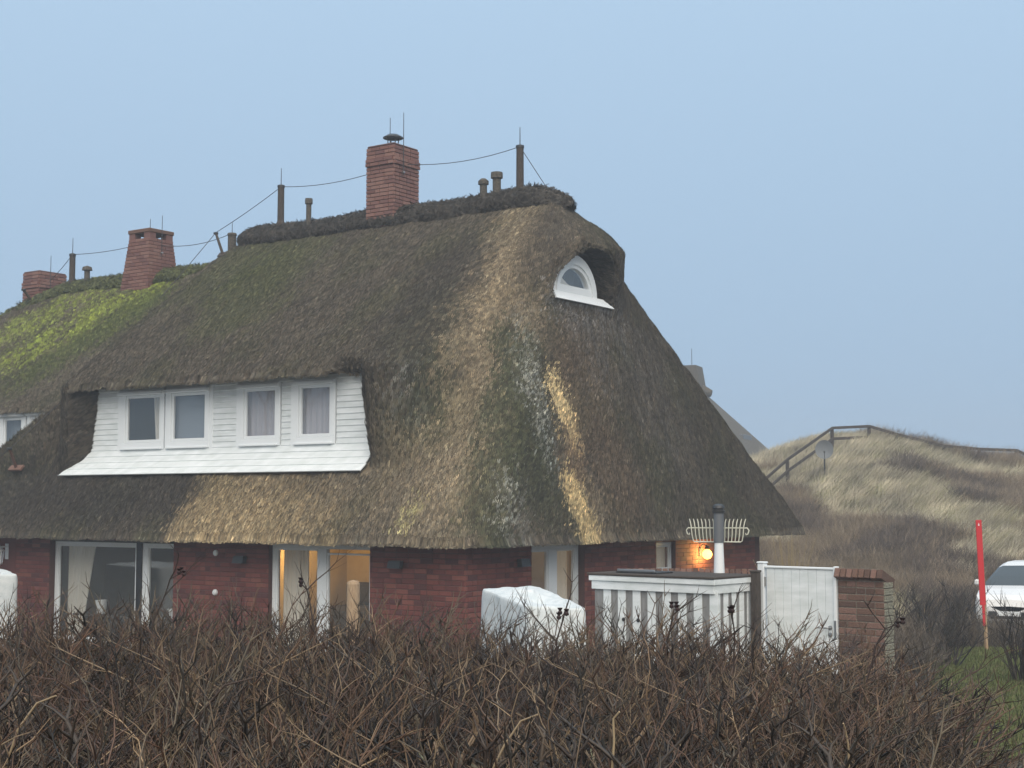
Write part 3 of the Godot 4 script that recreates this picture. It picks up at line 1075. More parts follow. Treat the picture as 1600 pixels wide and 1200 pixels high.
	# glazed doors of the lit room
	var w3 := window(h, "window", xz.call(-4.21, -0.08), 2.25, 2.0, [[0.07, 1.05, 0.12, 1.92], [1.24, 2.2, 0.12, 1.86]], 0.09, 0.03)
	part("curtain", cloth(0.1, 0.66, 0.1, 0.7, 0.05, 1.92, -0.2, 6.0, 0.03), M.curtain, w3)
	# glazed doors in the hip end
	var et := func(z: float, y: float, dx := -0.08) -> Transform3D:
		return Transform3D(Basis(Vector3(0, 0, -1), Vector3.UP, Vector3(1, 0, 0)), Vector3(dx, y, z))
	var w4 := window(h, "window", et.call(-1.85, 0.1, -0.12), 1.6, 2.0, [[0.08, 0.66, 0.12, 1.9], [0.92, 1.5, 0.12, 1.9]], 0.09, 0.03)
	part("curtain", cloth(1.0, 1.5, 0.95, 1.5, 0.05, 1.92, -0.18, 5.0, 0.025), M.curtain, w4)
	var w5 := window(h, "window", et.call(-6.02, 1.47), 0.71, 0.57, [[0.06, 0.65, 0.06, 0.51]], 0.07, 0.03)
	part("curtain", cloth(0.36, 0.68, 0.36, 0.68, 0.02, 0.55, -0.14, 3.0, 0.015), M.curtain, w5)

	# lamp in the room: warm bulb under the ceiling
	var lamp := group_part("ceiling_lamp", h, Transform3D(Basis(), Vector3(-5.66, 2.0, -2.6)))
	var lg := Geo.new()
	lg.lathe(Vector3.ZERO, [Vector2(0.0, 0.23), Vector2(0.02, 0.22), Vector2(0.02, 0.1), Vector2(0.2, 0.04), Vector2(0.22, -0.02), Vector2(0.17, 0.0)], 14)
	part("lamp_shade", lg, M.dark_metal, lamp)
	var bulb := Geo.new()
	bulb.lathe(Vector3(0, -0.04, 0), [Vector2(0.0, 0.07), Vector2(0.05, 0.05), Vector2(0.07, 0.0), Vector2(0.05, -0.05), Vector2(0.0, -0.07)], 12)
	part("bulb", bulb, M.glow, lamp)
	var li := OmniLight3D.new()
	li.name = "room_light"
	li.light_color = Color(1.0, 0.80, 0.5)
	li.light_energy = 0.75
	li.light_size = 0.06
	li.omni_range = 12.0
	li.omni_attenuation = 2.0
	li.shadow_enabled = true
	li.position = Vector3(0, -0.04, 0)
	lamp.add_child(li)

	var lamp2 := group_part("ceiling_lamp", h, Transform3D(Basis(), Vector3(-1.6, 2.05, -4.6)))
	part("lamp_shade", lg.mesh(), M.dark_metal, lamp2)
	part("bulb", bulb.mesh(), M.glow, lamp2)
	var li2 := li.duplicate() as OmniLight3D
	li2.name = "hall_light"
	li2.light_energy = 0.9
	lamp2.add_child(li2)

	dormer(h)
	arch_window(h)

	# chimney
	var ch := group_part("chimney", h)
	chimney_stack(ch, Vector3(-6.66, 8.55, -6.16), Vector3(0.77, 1.88, 0.86), true)
	var hood := Geo.new()
	for a in 4:
		var an := TAU * a / 4 + 0.5
		hood.tube([Vector3(-6.27, 10.4, -5.73) + Vector3(cos(an) * 0.11, 0, sin(an) * 0.11), Vector3(-6.27, 10.7, -5.73) + Vector3(cos(an) * 0.13, 0, sin(an) * 0.13)], [0.012, 0.012], 4)
	hood.lathe(Vector3(-6.27, 10.66, -5.73), [Vector2(0.0, 0.07), Vector2(0.12, 0.06), Vector2(0.22, 0.0), Vector2(0.22, -0.02), Vector2(0.0, 0.03)], 18)
	hood.lathe(Vector3(-6.27, 10.4, -5.73), [Vector2(0.13, 0.0), Vector2(0.13, 0.09), Vector2(0.10, 0.09), Vector2(0.10, 0.0)], 16)
	part("cowl", hood, M.dark_metal, ch)

	# small vents that stand in the ridge
	for v in [[-8.5, -5.5, 9.55, 0.06, 0], [-3.72, -5.55, 9.40, 0.075, 1], [-3.42, -5.6, 9.50, 0.085, 2], [-6.95, -5.95, 9.78, 0.09, 1]]:
		var vg := Geo.new()
		var r: float = v[3]
		var top: float = v[2]
		vg.lathe(Vector3(v[0], 0, v[1]), [Vector2(r, 8.7), Vector2(r, top - 0.12), Vector2(r * 1.45, top - 0.12), Vector2(r * 1.45, top - 0.05), Vector2(r * (0.7 if v[4] == 1 else 1.4), top), Vector2(0.0, top + 0.01)], 12)
		part("vent_pipe", vg, M.weathered_wood, h)

func chimney_stack(ch: Node3D, lo: Vector3, size: Vector3, singles: bool) -> void:
	var c := Geo.new()
	var hi := lo + size
	c.span(lo + Vector3(0.03, 0, 0.03), hi - Vector3(0.03, 0.02, 0.03))
	part("core", c, M.pale_mortar, ch)
	var front := lay_bricks(Vector3(lo.x, lo.y, hi.z), Vector3.RIGHT, Vector3(0, 0, 1), size.x, size.y, [], 0.0)
	front.append_array(lay_bricks(Vector3(hi.x, lo.y, hi.z), Vector3(0, 0, -1), Vector3.RIGHT, size.z, size.y, [], 0.06))
	var rest := lay_bricks(Vector3(hi.x, lo.y, lo.z), Vector3.LEFT, Vector3(0, 0, -1), size.x, size.y, [])
	rest.append_array(lay_bricks(Vector3(lo.x, lo.y, lo.z), Vector3(0, 0, 1), Vector3.LEFT, size.z, size.y, []))
	# corbelled course
	for i in front.size():
		var row := int((front[i].origin.y - lo.y) / 0.0833)
		var rows := int(size.y / 0.0833)
		if row == rows - 4 or row == rows - 5:
			front[i].origin += front[i].basis.z * 0.035
	set_bricks(front, ch, 112 if singles else 0, 0.0, hx, true)
	set_bricks(rest, ch, 0, 0.0, hx, true)
	var top := Geo.new()
	top.span(Vector3(lo.x + 0.01, hi.y - 0.05, lo.z + 0.01), Vector3(hi.x - 0.01, hi.y, hi.z - 0.01), 0.02)
	part("cap", top, M.mortar, ch)

func dormer(h: Node3D) -> void:
	var holes := [[-9.12, -6.58], [-5.86, -4.77], [-4.49, -3.45]]
	var yb := 3.815
	var rows := [[3.33, 3.45], [3.45, 3.57], [3.57, 3.69], [3.69, 3.815]]
	var y := 3.815
	while y < 5.15:
		rows.append([y, minf(y + 0.105, 5.17)])
		y += 0.105
	var k := 0
	for r in rows:
		var y0: float = r[0]
		var y1: float = r[1]
		var ym := (y0 + y1) * 0.5
		var t := clampf((ym - 3.36) / 1.69, 0.0, 1.0)
		var xl := lerpf(-10.38, -10.2, pow(t, 0.55)) - 0.03
		var xr := lerpf(-2.55, -2.76, pow(t, 0.7)) + 0.05
		var runs := [[xl, xr]]
		if ym > yb and ym < 4.97:
			runs = [[xl, -9.12], [-6.58, -5.86], [-4.77, -4.49], [-3.45, xr]]
		for q in runs:
			var g := Geo.new()
			var z0 := -0.85 + 0.47 * pow(clampf((3.86 - y0) / 0.54, 0.0, 1.0), 1.6) + 0.012
			var z1 := -0.85 + 0.47 * pow(clampf((3.86 - y1) / 0.54, 0.0, 1.0), 1.6)
			var a := Vector3(q[0], y0, z0)
			var b := Vector3(q[1], y0, z0)
			var c := Vector3(q[1], y1 + 0.01, z1)
			var d := Vector3(q[0], y1 + 0.01, z1)
			if q[0] < -10.0:
				a.x = lerpf(-10.38, -10.2, pow(clampf((y0 - 3.36) / 1.69, 0.0, 1.0), 0.55)) - 0.02
				d.x = lerpf(-10.38, -10.2, pow(clampf((y1 - 3.36) / 1.69, 0.0, 1.0), 0.55)) - 0.02
			g.slab([a, b, c, d], Vector3(0, 0.2, 1), 0.022)
			g.slab([a, a + Vector3(0, 0.012, 0.006), b + Vector3(0, 0.012, 0.006), b], Vector3(0, 0, 1), 0.02)
			part("plank", g, M.white_wood, h)
			k += 1
	# trim boards between the windows
	var tr := Geo.new()
	tr.span(Vector3(-6.60, 3.77, -0.87), Vector3(-6.52, 5.0, -0.825), 0.004)
	tr.span(Vector3(-5.90, 3.77, -0.87), Vector3(-5.83, 5.0, -0.825), 0.004)
	tr.span(Vector3(-4.53, 3.80, -0.87), Vector3(-4.46, 5.0, -0.825), 0.004)
	tr.span(Vector3(-9.17, 3.77, -0.87), Vector3(-9.1, 5.0, -0.825), 0.004)
	part("trim", tr, M.white, h)
	var n := 0
	for w in [[-9.10, -7.84], [-7.80, -6.60], [-5.84, -4.79], [-4.47, -3.47]]:
		var ww: float = w[1] - w[0]
		var mg := 0.15 if n < 2 else 0.13
		var o := window(h, "window", Transform3D(Basis(), Vector3(w[0], 3.82, -0.815)), ww, 1.16, [[mg, ww - 0.09, 0.13, 1.06]], 0.09, 0.055)
		var hd := Geo.new()
		hd.span(Vector3(-0.03, 1.06, -0.01), Vector3(ww - 0.01, 1.13, 0.07 if n < 2 else 0.03), 0.008)
		part("shutter_box" if n < 2 else "head_trim", hd, M.white, o)
		var sl := Geo.new()
		sl.span(Vector3(0.05, 0.0, 0.0), Vector3(ww - 0.05, 0.035, 0.04), 0.006)
		part("sill", sl, M.white, o)
		if n == 0:
			part("curtain", cloth(0.75, 1.15, 0.85, 1.15, 0.02, 1.1, -0.2, 4.0, 0.015), M.curtain, o)
		elif n == 1:
			part("blind", cloth(0.1, 1.15, 0.1, 1.15, 0.02, 1.1, -0.16, 1.0, 0.002), M.blind, o)
		else:
			part("curtain", cloth(0.08, ww - 0.05, 0.08, ww - 0.05, 0.02, 1.1, -0.14, 7.0, 0.012), M.net, o)
		n += 1
	var at := Geo.new()
	at.span(Vector3(-10.9, 2.45, -2.4), Vector3(-2.2, 5.2, -2.3))
	at.span(Vector3(-7.84, 3.6, -2.3), Vector3(-7.80, 5.1, -0.92))
	part("attic_wall", at, M.room, h)

func arch_pts(r0: float, hgt: float, y0: float, x: float, n: int) -> Array:
	var p := []
	for i in n + 1:
		var a := PI * i / n
		p.append(Vector3(x, y0 + sin(a) * hgt, EYEZ + 0.1 + cos(a) * r0))
	return p

func arch_window(h: Node3D) -> void:
	var o := group_part("arched_window", h)
	var out := Vector3.RIGHT
	var band := func(r0: float, h0: float, r1: float, h1: float, y0: float, x0: float, x1: float) -> Geo:
		var g := Geo.new()
		var a := arch_pts(r0, h0, y0, x1, 20)
		var b := arch_pts(r1, h1, y0, x1, 20)
		var d := Vector3(x0 - x1, 0, 0)
		for i in 20:
			g.quad(a[i], a[i + 1], b[i + 1], b[i], out)
			var mid: Vector3 = Vector3(x1, y0, EYEZ) - a[i]
			g.quad(a[i], a[i + 1], a[i + 1] + d, a[i] + d, -mid)
			g.quad(b[i], b[i + 1], b[i + 1] + d, b[i] + d, mid)
		return g
	part("surround", band.call(0.80, 0.76, 0.67, 0.63, 6.74, -1.25, -1.13), M.white, o)
	part("frame", band.call(0.67, 0.63, 0.60, 0.56, 6.74, -1.25, -1.10), M.white, o)
	part("sash", band.call(0.60, 0.56, 0.53, 0.49, 6.74, -1.25, -1.13), M.white, o)
	var bt := Geo.new()
	bt.span(Vector3(-1.25, 6.74, EYEZ - 0.56), Vector3(-1.12, 6.88, EYEZ + 0.78), 0.01)
	part("bottom_rail", bt, M.white, o)
	var sl := Geo.new()
	for k in 3:
		var y := 6.74 - 0.06 * k
		var x := -1.10 + 0.06 * k
		var w := 0.88 + 0.05 * k
		sl.slab([Vector3(x, y, EYEZ + w), Vector3(x, y, EYEZ - w), Vector3(x + 0.045, y - 0.06, EYEZ - w - 0.05), Vector3(x + 0.045, y - 0.06, EYEZ + w + 0.05)], Vector3(1, 0.3, 0), 0.03)
	part("sill", sl, M.white, o)
	var gl := Geo.new()
	var pts := arch_pts(0.55, 0.50, 6.86, -1.17, 20)
	gl.slab(pts, out, 0.006)
	part("pane", gl, M.glass, o)
	var bl := Geo.new()
	bl.slab([Vector3(-1.3, 6.8, EYEZ + 0.75), Vector3(-1.3, 6.8, EYEZ - 0.5), Vector3(-1.3, 6.95, EYEZ + 0.1), Vector3(-1.3, 7.2, EYEZ + 0.6)], out, 0.01)
	part("curtain", bl, M.curtain, o)
	var bk := Geo.new()
	bk.span(Vector3(-1.9, 6.4, EYEZ - 1.0), Vector3(-1.85, 7.5, EYEZ + 0.6))
	part("attic_wall", bk, M.room, o)

# ---------------------------------------------------------------- the neighbouring house
func neighbour() -> void:
	var h := thing("thatched_house", "adjoining thatched house at the left edge with bright green moss on its roof", "house", hx)
	tuft_xf = []
	tuft_col = []
	var roof := group_part("roof", h)
	part("thatch", thatch_grid(-20.4, XS + 0.4, 0.1, 104, 9), M.thatch, roof)
	var bk := Geo.new()
	bk.col = Color(0.07, 0.06, 0.045)
	for i in 18:
		var x0 := lerpf(-20.0, XS, i / 18.0)
		var x1 := lerpf(-20.0, XS, (i + 1) / 18.0)
		var y0 := ridge_y(x0)
		var y1 := ridge_y(x1)
		bk.quad(Vector3(x0, y0, zbase(y0)), Vector3(x1, y1, zbase(y1)), Vector3(x1, YE, ZB), Vector3(x0, YE, ZB), Vector3(0, 1, -1))
	part("thatch", bk, M.thatch, roof)
	var path := []
	for i in 50:
		var x := lerpf(-19.6, -11.25, i / 49.0)
		path.append(Vector3(x, ridge_y(x) + 0.03, zbase(ridge_y(x)) - 0.05))
	part("ridge_roll", ridge_cap(path, 0.33, 0.13, Color(0.075, 0.085, 0.034)), M.cap, roof)
	scatter("reeds", tuft_mesh(), M.thatch, tuft_xf, tuft_col, roof)
	var core := Geo.new()
	core.span(Vector3(-19.9, 0, -10.4), Vector3(XS - 0.01, 2.32, -0.01))
	part("wall", core, M.brick2, h)
	# dormer front
	for i in 9:
		var g := Geo.new()
		g.span(Vector3(-17.2, 3.0 + i * 0.2, -1.0), Vector3(-11.3, 3.2 + i * 0.2 - 0.012, -0.98), 0.004)
		if i < 4 or i > 7:
			part("plank", g, M.white_wood, h)
		else:
			var g2 := Geo.new()
			g2.span(Vector3(-17.2, 3.0 + i * 0.2, -1.0), Vector3(-14.0, 3.2 + i * 0.2 - 0.012, -0.98), 0.004)
			part("plank", g2, M.white_wood, h)
	for w in [[-13.95, -12.2], [-12.15, -11.25]]:
		var ww: float = w[1] - w[0]
		var o := window(h, "window", Transform3D(Basis(), Vector3(w[0], 3.72, -0.93)), ww, 0.98, [[0.28 if ww > 1.0 else 0.1, ww - 0.12, 0.1, 0.86]] if ww < 1.0 else [[0.1, 0.85, 0.1, 0.86], [1.0, ww - 0.12, 0.1, 0.86]], 0.08, 0.05)
		var hd := Geo.new()
		hd.span(Vector3(0, 0.88, 0.0), Vector3(ww, 0.97, 0.06), 0.008)
		part("shutter_box", hd, M.white, o)
		part("curtain", cloth(0.1, ww - 0.1, 0.1, ww - 0.1, 0.02, 0.95, -0.25, 5.0, 0.015), M.blind, o)
	var aw := Geo.new()
	aw.span(Vector3(-17.2, 2.5, -1.7), Vector3(-11.3, 4.9, -1.6))
	part("attic_wall", aw, M.room, h)
	# chimney with a slab on four piers
	var ch := group_part("chimney", h)
	var lo := Vector3(-13.6, 7.75, -5.5)
	var hi := Vector3(-12.62, 9.22, -4.52)
	taper_stack(ch, lo, hi, 0.13)
	# plain square chimney at the far end
	var c2 := group_part("chimney", h)
	chimney_stack(c2, Vector3(-17.75, 7.2, -5.72), Vector3(0.66, 1.45, 0.85), false)
	var vg := Geo.new()
	vg.lathe(Vector3(-15.4, 0, -5.0), [Vector2(0.07, 8.0), Vector2(0.07, 8.5), Vector2(0.13, 8.5), Vector2(0.11, 8.58), Vector2(0.0, 8.62)], 12)
	part("vent_pipe", vg, M.weathered_wood, h)
	var vg2 := Geo.new()
	vg2.lathe(Vector3(-11.0, 0, -5.6), [Vector2(0.1, 8.5), Vector2(0.1, 9.0), Vector2(0.12, 9.0), Vector2(0.1, 9.05), Vector2(0.0, 9.06)], 12)
	part("vent_pipe", vg2, M.weathered_wood, h)

func taper_stack(ch: Node3D, lo: Vector3, hi: Vector3, inset: float) -> void:
	var g := Geo.new()
	var shaft_top := hi.y - 0.22
	var rows := int((shaft_top - lo.y) / 0.0833)
	var ar := brick_mesh.surface_get_arrays(0)
	var mid := (lo + hi) * 0.5
	var half := (hi.x - lo.x) * 0.5
	var core := Geo.new()
	for r in rows:
		var f := float(r) / rows
		var w := half - inset * f
		core.bx(Vector3(mid.x, lo.y + (r + 0.5) * 0.0833, mid.z), Vector3(w * 2.0 - 0.03, 0.0833, w * 2.0 - 0.03))
		for s in 4:
			var a := s * PI * 0.5
			var out := Vector3(sin(a), 0, cos(a))
			var dx := Vector3.UP.cross(out)
			var u := -w - 0.12 * (r % 2)
			while u < w:
				var a0 := maxf(u, -w)
				var a1 := minf(u + 0.25, w)
				u += 0.25
				if a1 - a0 < 0.03:
					continue
				var t := Transform3D(Basis(dx * (a1 - a0 - 0.011), Vector3.UP, out), Vector3(mid.x, lo.y + (r + 0.5) * 0.0833, mid.z) + out * (w - 0.03) + dx * (a0 + a1) * 0.5)
				var k := STACK[pick_tone() % 3] as Color
				for j in ar[Mesh.ARRAY_VERTEX].size():
					g.v.append(t * ar[Mesh.ARRAY_VERTEX][j])
					g.n.append((t.basis.orthonormalized() * ar[Mesh.ARRAY_NORMAL][j]).normalized())
					g.c.append(k)
	part("brickwork", g, M.bricks, ch).set_meta("kind", "stuff")
	part("core", core, M.mortar, ch)
	var wt := half - inset
	for sx in [-1.0, 1.0]:
		for sz in [-1.0, 1.0]:
			var p := Geo.new()
			p.bx(Vector3(mid.x + sx * (wt - 0.1), hi.y - 0.18, mid.z + sz * (wt - 0.1)), Vector3(0.2, 0.22, 0.2), 0.008)
			part("pier", p, M.stack_brick2, ch)
	var sl := Geo.new()
	sl.bx(Vector3(mid.x, hi.y - 0.04, mid.z), Vector3(wt * 2.0 + 0.04, 0.09, wt * 2.0 + 0.04), 0.01)
	part("slab", sl, M.old_brick0, ch)

# ---------------------------------------------------------------- lightning protection, lamps on the walls
func cable(called: String, label: String, pts: Array, sag: float, r := 0.008) -> void:
	var g := Geo.new()
	var p := []
	var rr := []
	for i in pts.size() - 1:
		for k in 8:
			var t := k / 8.0
			p.append(pts[i].lerp(pts[i + 1], t) - Vector3.UP * sag * 4.0 * t * (1.0 - t))
			rr.append(r)
	p.append(pts[-1])
	rr.append(r)
	g.tube(p, rr, 5)
	tag(part(numbered(called), g, M.wire, self, hx), label, "cable", "lightning cables on the roofs")

func ridge_post(at: Vector3, high: float, rod: float, label: String) -> void:
	var t := thing("lightning_post", label, "post", hx * Transform3D(Basis(), at), "lightning posts on the roof ridges")
	var g := Geo.new()
	g.lathe(Vector3.ZERO, [Vector2(0.13, -0.1), Vector2(0.10, 0.03), Vector2(0.078, 0.08), Vector2(0.074, high), Vector2(0.0, high + 0.01)], 10)
	part("post", g, M.dark_wood, t)
	var c := Geo.new()
	c.lathe(Vector3.ZERO, [Vector2(0.086, high - 0.03), Vector2(0.086, high + 0.02), Vector2(0.02, high + 0.045), Vector2(0.0, high + 0.05)], 10)
	part("collar", c, M.dark_metal, t)
	var r := Geo.new()
	r.tube([Vector3(0, high, 0), Vector3(0, high + rod, 0)], [0.011, 0.007], 6)
	part("rod", r, M.wire, t)

func strut(a: Vector3, b: Vector3, base: Basis, size: Vector3, m: String, label: String) -> void:
	var t := thing("cable_bracket", label, "bracket", hx * Transform3D(Basis(), a), "cable brackets on the thatch")
	var g := Geo.new()
	g.tube([Vector3.ZERO, b - a], [0.035, 0.03], 7)
	part("strut", g, M[m], t)
	var p := Geo.new()
	p.box(Transform3D(base, Vector3.ZERO), size, 0.006)
	part("foot_plate", p, M[m], t)
	var c := Geo.new()
	c.bx(b - a, Vector3(0.09, 0.05, 0.09), 0.01)
	part("clamp", c, M.dark_metal, t)

func fittings() -> void:
	ridge_post(Vector3(-9.5, 9.1, ZR), 0.88, 0.42, "wooden lightning post left of the tall brick chimney")
	ridge_post(Vector3(-2.88, 9.05, ZR), 0.92, 0.40, "wooden lightning post near the right end of the ridge")
	ridge_post(Vector3(-15.97, 8.1, -5.0), 0.84, 0.42, "wooden lightning post between the two smaller chimneys at the left")
	var rods := [[Vector3(-6.58, 10.3, -6.0), 0.9, "lightning rod on the left side of the tall chimney"], [Vector3(-5.83, 9.75, -5.55), 1.35, "taller lightning rod on the right side of the tall chimney"], [Vector3(-13.42, 9.1, -5.25), 0.5, "short lightning rod left on the open-topped chimney"], [Vector3(-12.66, 8.6, -4.95), 0.95, "lightning rod right on the open-topped chimney"], [Vector3(-16.81, 8.05, -5.0), 0.95, "lightning rod on the far left square chimney"], [Vector3(-11.0, 8.9, -5.6), 0.42, "thin lightning rod on the small vent where the ridges meet"]]
	for r in rods:
		var t := thing("lightning_rod", r[2], "lightning rod", hx * Transform3D(Basis(), r[0]), "lightning rods on chimneys")
		var g := Geo.new()
		g.tube([Vector3.ZERO, Vector3(0, r[1], 0)], [0.011, 0.007], 6)
		part("rod", g, M.wire, t)
		var c := Geo.new()
		c.bx(Vector3(0, 0.06, 0), Vector3(0.06, 0.03, 0.06), 0.005)
		part("clip", c, M.steel, t)
	var p1 := Vector3(-9.5, 9.97, ZR)
	var p2 := Vector3(-2.88, 9.97, ZR)
	cable("lightning_cable", "cable from the left ridge post to the tall chimney", [p1, Vector3(-6.68, 9.98, -5.73)], 0.10)
	cable("lightning_cable", "cable from the tall chimney to the right ridge post", [Vector3(-5.87, 10.02, -5.73), p2], 0.12)
	cable("lightning_cable", "short cable falling from the right ridge post over the hip", [p2, Vector3(-2.2, 9.0, ZR)], 0.0)
	cable("lightning_cable", "cable from the left ridge post down onto the moss-edged roof", [p1, Vector3(-11.2, 9.04, -5.28), Vector3(-11.95, 6.55, -3.4)], 0.03)
	cable("lightning_cable", "cable from the open-topped chimney to the ridge vent", [Vector3(-12.72, 8.85, -5.0), Vector3(-11.0, 9.05, -5.6)], 0.12)
	cable("lightning_cable", "cable from the left post to the open-topped chimney", [Vector3(-15.97, 8.95, -5.0), Vector3(-13.5, 8.95, -5.0)], 0.05)
	cable("lightning_cable", "cable from the far left chimney up to its post", [Vector3(-16.85, 8.35, -5.0), Vector3(-15.97, 8.95, -5.0)], 0.03)
	cable("lightning_cable", "cable falling left of the square chimney out of view", [Vector3(-17.5, 7.95, -5.0), Vector3(-20.5, 6.9, -4.8)], 0.1)
	cable("lightning_cable", "cable lying on the thatch beside the left dormer", [Vector3(-11.0, 4.9, -0.95), Vector3(-11.60, 3.88, -0.12), Vector3(-12.8, 3.2, -0.05)], 0.0)
	var rs := Basis(Vector3.RIGHT, deg_to_rad(46.0))
	strut(Vector3(-10.93, 8.5, -5.25), Vector3(-11.2, 9.02, -5.28), rs, Vector3(0.28, 0.03, 0.14), "dark_wood", "dark cable bracket high on the roof where the ridges meet")
	strut(Vector3(-16.95, 7.75, -4.62), Vector3(-17.0, 8.07, -4.35), rs, Vector3(0.3, 0.03, 0.14), "dark_wood", "dark cable bracket beside the far left chimney")
	strut(Vector3(-11.80, 3.50, -0.44), Vector3(-11.60, 3.88, -0.12), rs, Vector3(0.40, 0.05, 0.14), "old_brick1", "rusty red cable bracket on the thatch left of the dormer")

	# box lamps under the eave
	var lamp_at := [[Vector3(-4.83, 1.80, 0.0), 0.0, "dark box lamp left of the lit glass door"], [Vector3(-1.34, 1.80, 0.0), 0.0, "dark box lamp right of the lit glass door"], [Vector3(0.0, 1.81, -1.47), PI * 0.5, "dark box lamp on the hip end beside the tall window"]]
	for a in lamp_at:
		var t := thing("wall_lamp", a[2], "wall lamp", hx * Transform3D(Basis(Vector3.UP, a[1]), a[0]), "unlit box lamps on the brick walls")
		var g := Geo.new()
		g.bx(Vector3(0, 0, 0.012), Vector3(0.13, 0.12, 0.024), 0.006)
		part("back_plate", g, M.dark_metal, t)
		var g2 := Geo.new()
		g2.slab([Vector3(-0.13, -0.05, 0.15), Vector3(0.13, -0.05, 0.15), Vector3(0.12, 0.07, 0.12), Vector3(-0.12, 0.07, 0.12)], Vector3(0, 0, 1), 0.09)
		part("lamp_housing", g2, M.dark_metal, t)
	# white rosettes on the wall
	for y in [1.91, 1.22]:
		var t := thing("wall_rosette", "small white rosette on the brick wall, %s of the pair" % ("upper" if y > 1.5 else "lower"), "wall fitting", hx * Transform3D(Basis(Vector3.RIGHT, PI * 0.5), Vector3(-5.5, y, 0.0)), "white rosettes between the glass doors")
		var g := Geo.new()
		g.lathe(Vector3.ZERO, [Vector2(0.055, 0.0), Vector2(0.055, 0.02), Vector2(0.04, 0.04), Vector2(0.0, 0.045)], 14)
		part("disc", g, M.white, t)
	# white lantern at the left edge
	var ln := thing("wall_lantern", "white lantern on the brick wall at the left edge", "wall lamp", hx * Transform3D(Basis(), Vector3(-11.42, 1.72, 0.22)))
	var lb := Geo.new()
	lb.lathe(Vector3.ZERO, [Vector2(0.0, 0.26), Vector2(0.03, 0.25), Vector2(0.05, 0.2), Vector2(0.13, 0.14), Vector2(0.13, 0.11), Vector2(0.0, 0.11)], 6)
	lb.lathe(Vector3.ZERO, [Vector2(0.09, -0.14), Vector2(0.10, -0.12), Vector2(0.09, -0.11), Vector2(0.0, -0.11)], 6)
	lb.lathe(Vector3.ZERO, [Vector2(0.0, -0.22), Vector2(0.03, -0.19), Vector2(0.09, -0.14)], 6)
	for k in 6:
		var an := TAU * k / 6
		lb.tube([Vector3(cos(an) * 0.09, -0.12, sin(an) * 0.09), Vector3(cos(an) * 0.12, 0.12, sin(an) * 0.12)], [0.01, 0.01], 4)
	lb.beam(Vector3(0, 0.2, 0), Vector3(0, 0.2, -0.22), 0.03, 0.03)
	lb.span(Vector3(-0.05, -0.05, -0.22), Vector3(0.05, 0.26, -0.20), 0.005)
	part("lantern_frame", lb, M.white, ln)
	var lp := Geo.new()
	lp.lathe(Vector3.ZERO, [Vector2(0.08, -0.11), Vector2(0.11, 0.11)], 6)
	part("pane", lp, M.glass, ln)
	# lit lamp on the hip end
	var lt := thing("lit_wall_lamp", "glowing globe lamp on the brick hip end under the eave", "wall lamp", hx * Transform3D(Basis(), Vector3(0.0, 1.78, -7.75)))
	var bb := Geo.new()
	bb.lathe(Vector3(0.16, 0.0, 0), [Vector2(0.0, 0.10), Vector2(0.055, 0.085), Vector2(0.09, 0.04), Vector2(0.10, 0.0), Vector2(0.09, -0.04), Vector2(0.055, -0.085), Vector2(0.0, -0.10)], 16)
	part("globe", bb, M.glow, lt)
	var br := Geo.new()
	br.lathe(Vector3(0.16, 0, 0), [Vector2(0.0, 0.17), Vector2(0.04, 0.16), Vector2(0.05, 0.10), Vector2(0.0, 0.10)], 12)
	br.tube([Vector3(0.0, 0.06, 0), Vector3(0.05, 0.19, 0), Vector3(0.16, 0.17, 0)], [0.014, 0.014, 0.014], 6)
	br.bx(Vector3(0.008, 0.04, 0), Vector3(0.016, 0.16, 0.1), 0.004)
	part("bracket", br, M.dark_metal, lt)
	var li := OmniLight3D.new()
	li.name = "wall_light"
	li.light_color = Color(1.0, 0.84, 0.46)
	li.light_energy = 0.6
	li.light_size = 0.09
	li.omni_range = 10.0
	li.omni_attenuation = 2.0
	li.shadow_enabled = true
	li.position = Vector3(0.16, 0, 0)
	lt.add_child(li)

# ---------------------------------------------------------------- yard between hedge and house
func rot(deg: float, at: Vector3) -> Transform3D:
	return Transform3D(Basis(Vector3.UP, deg_to_rad(deg)), at)

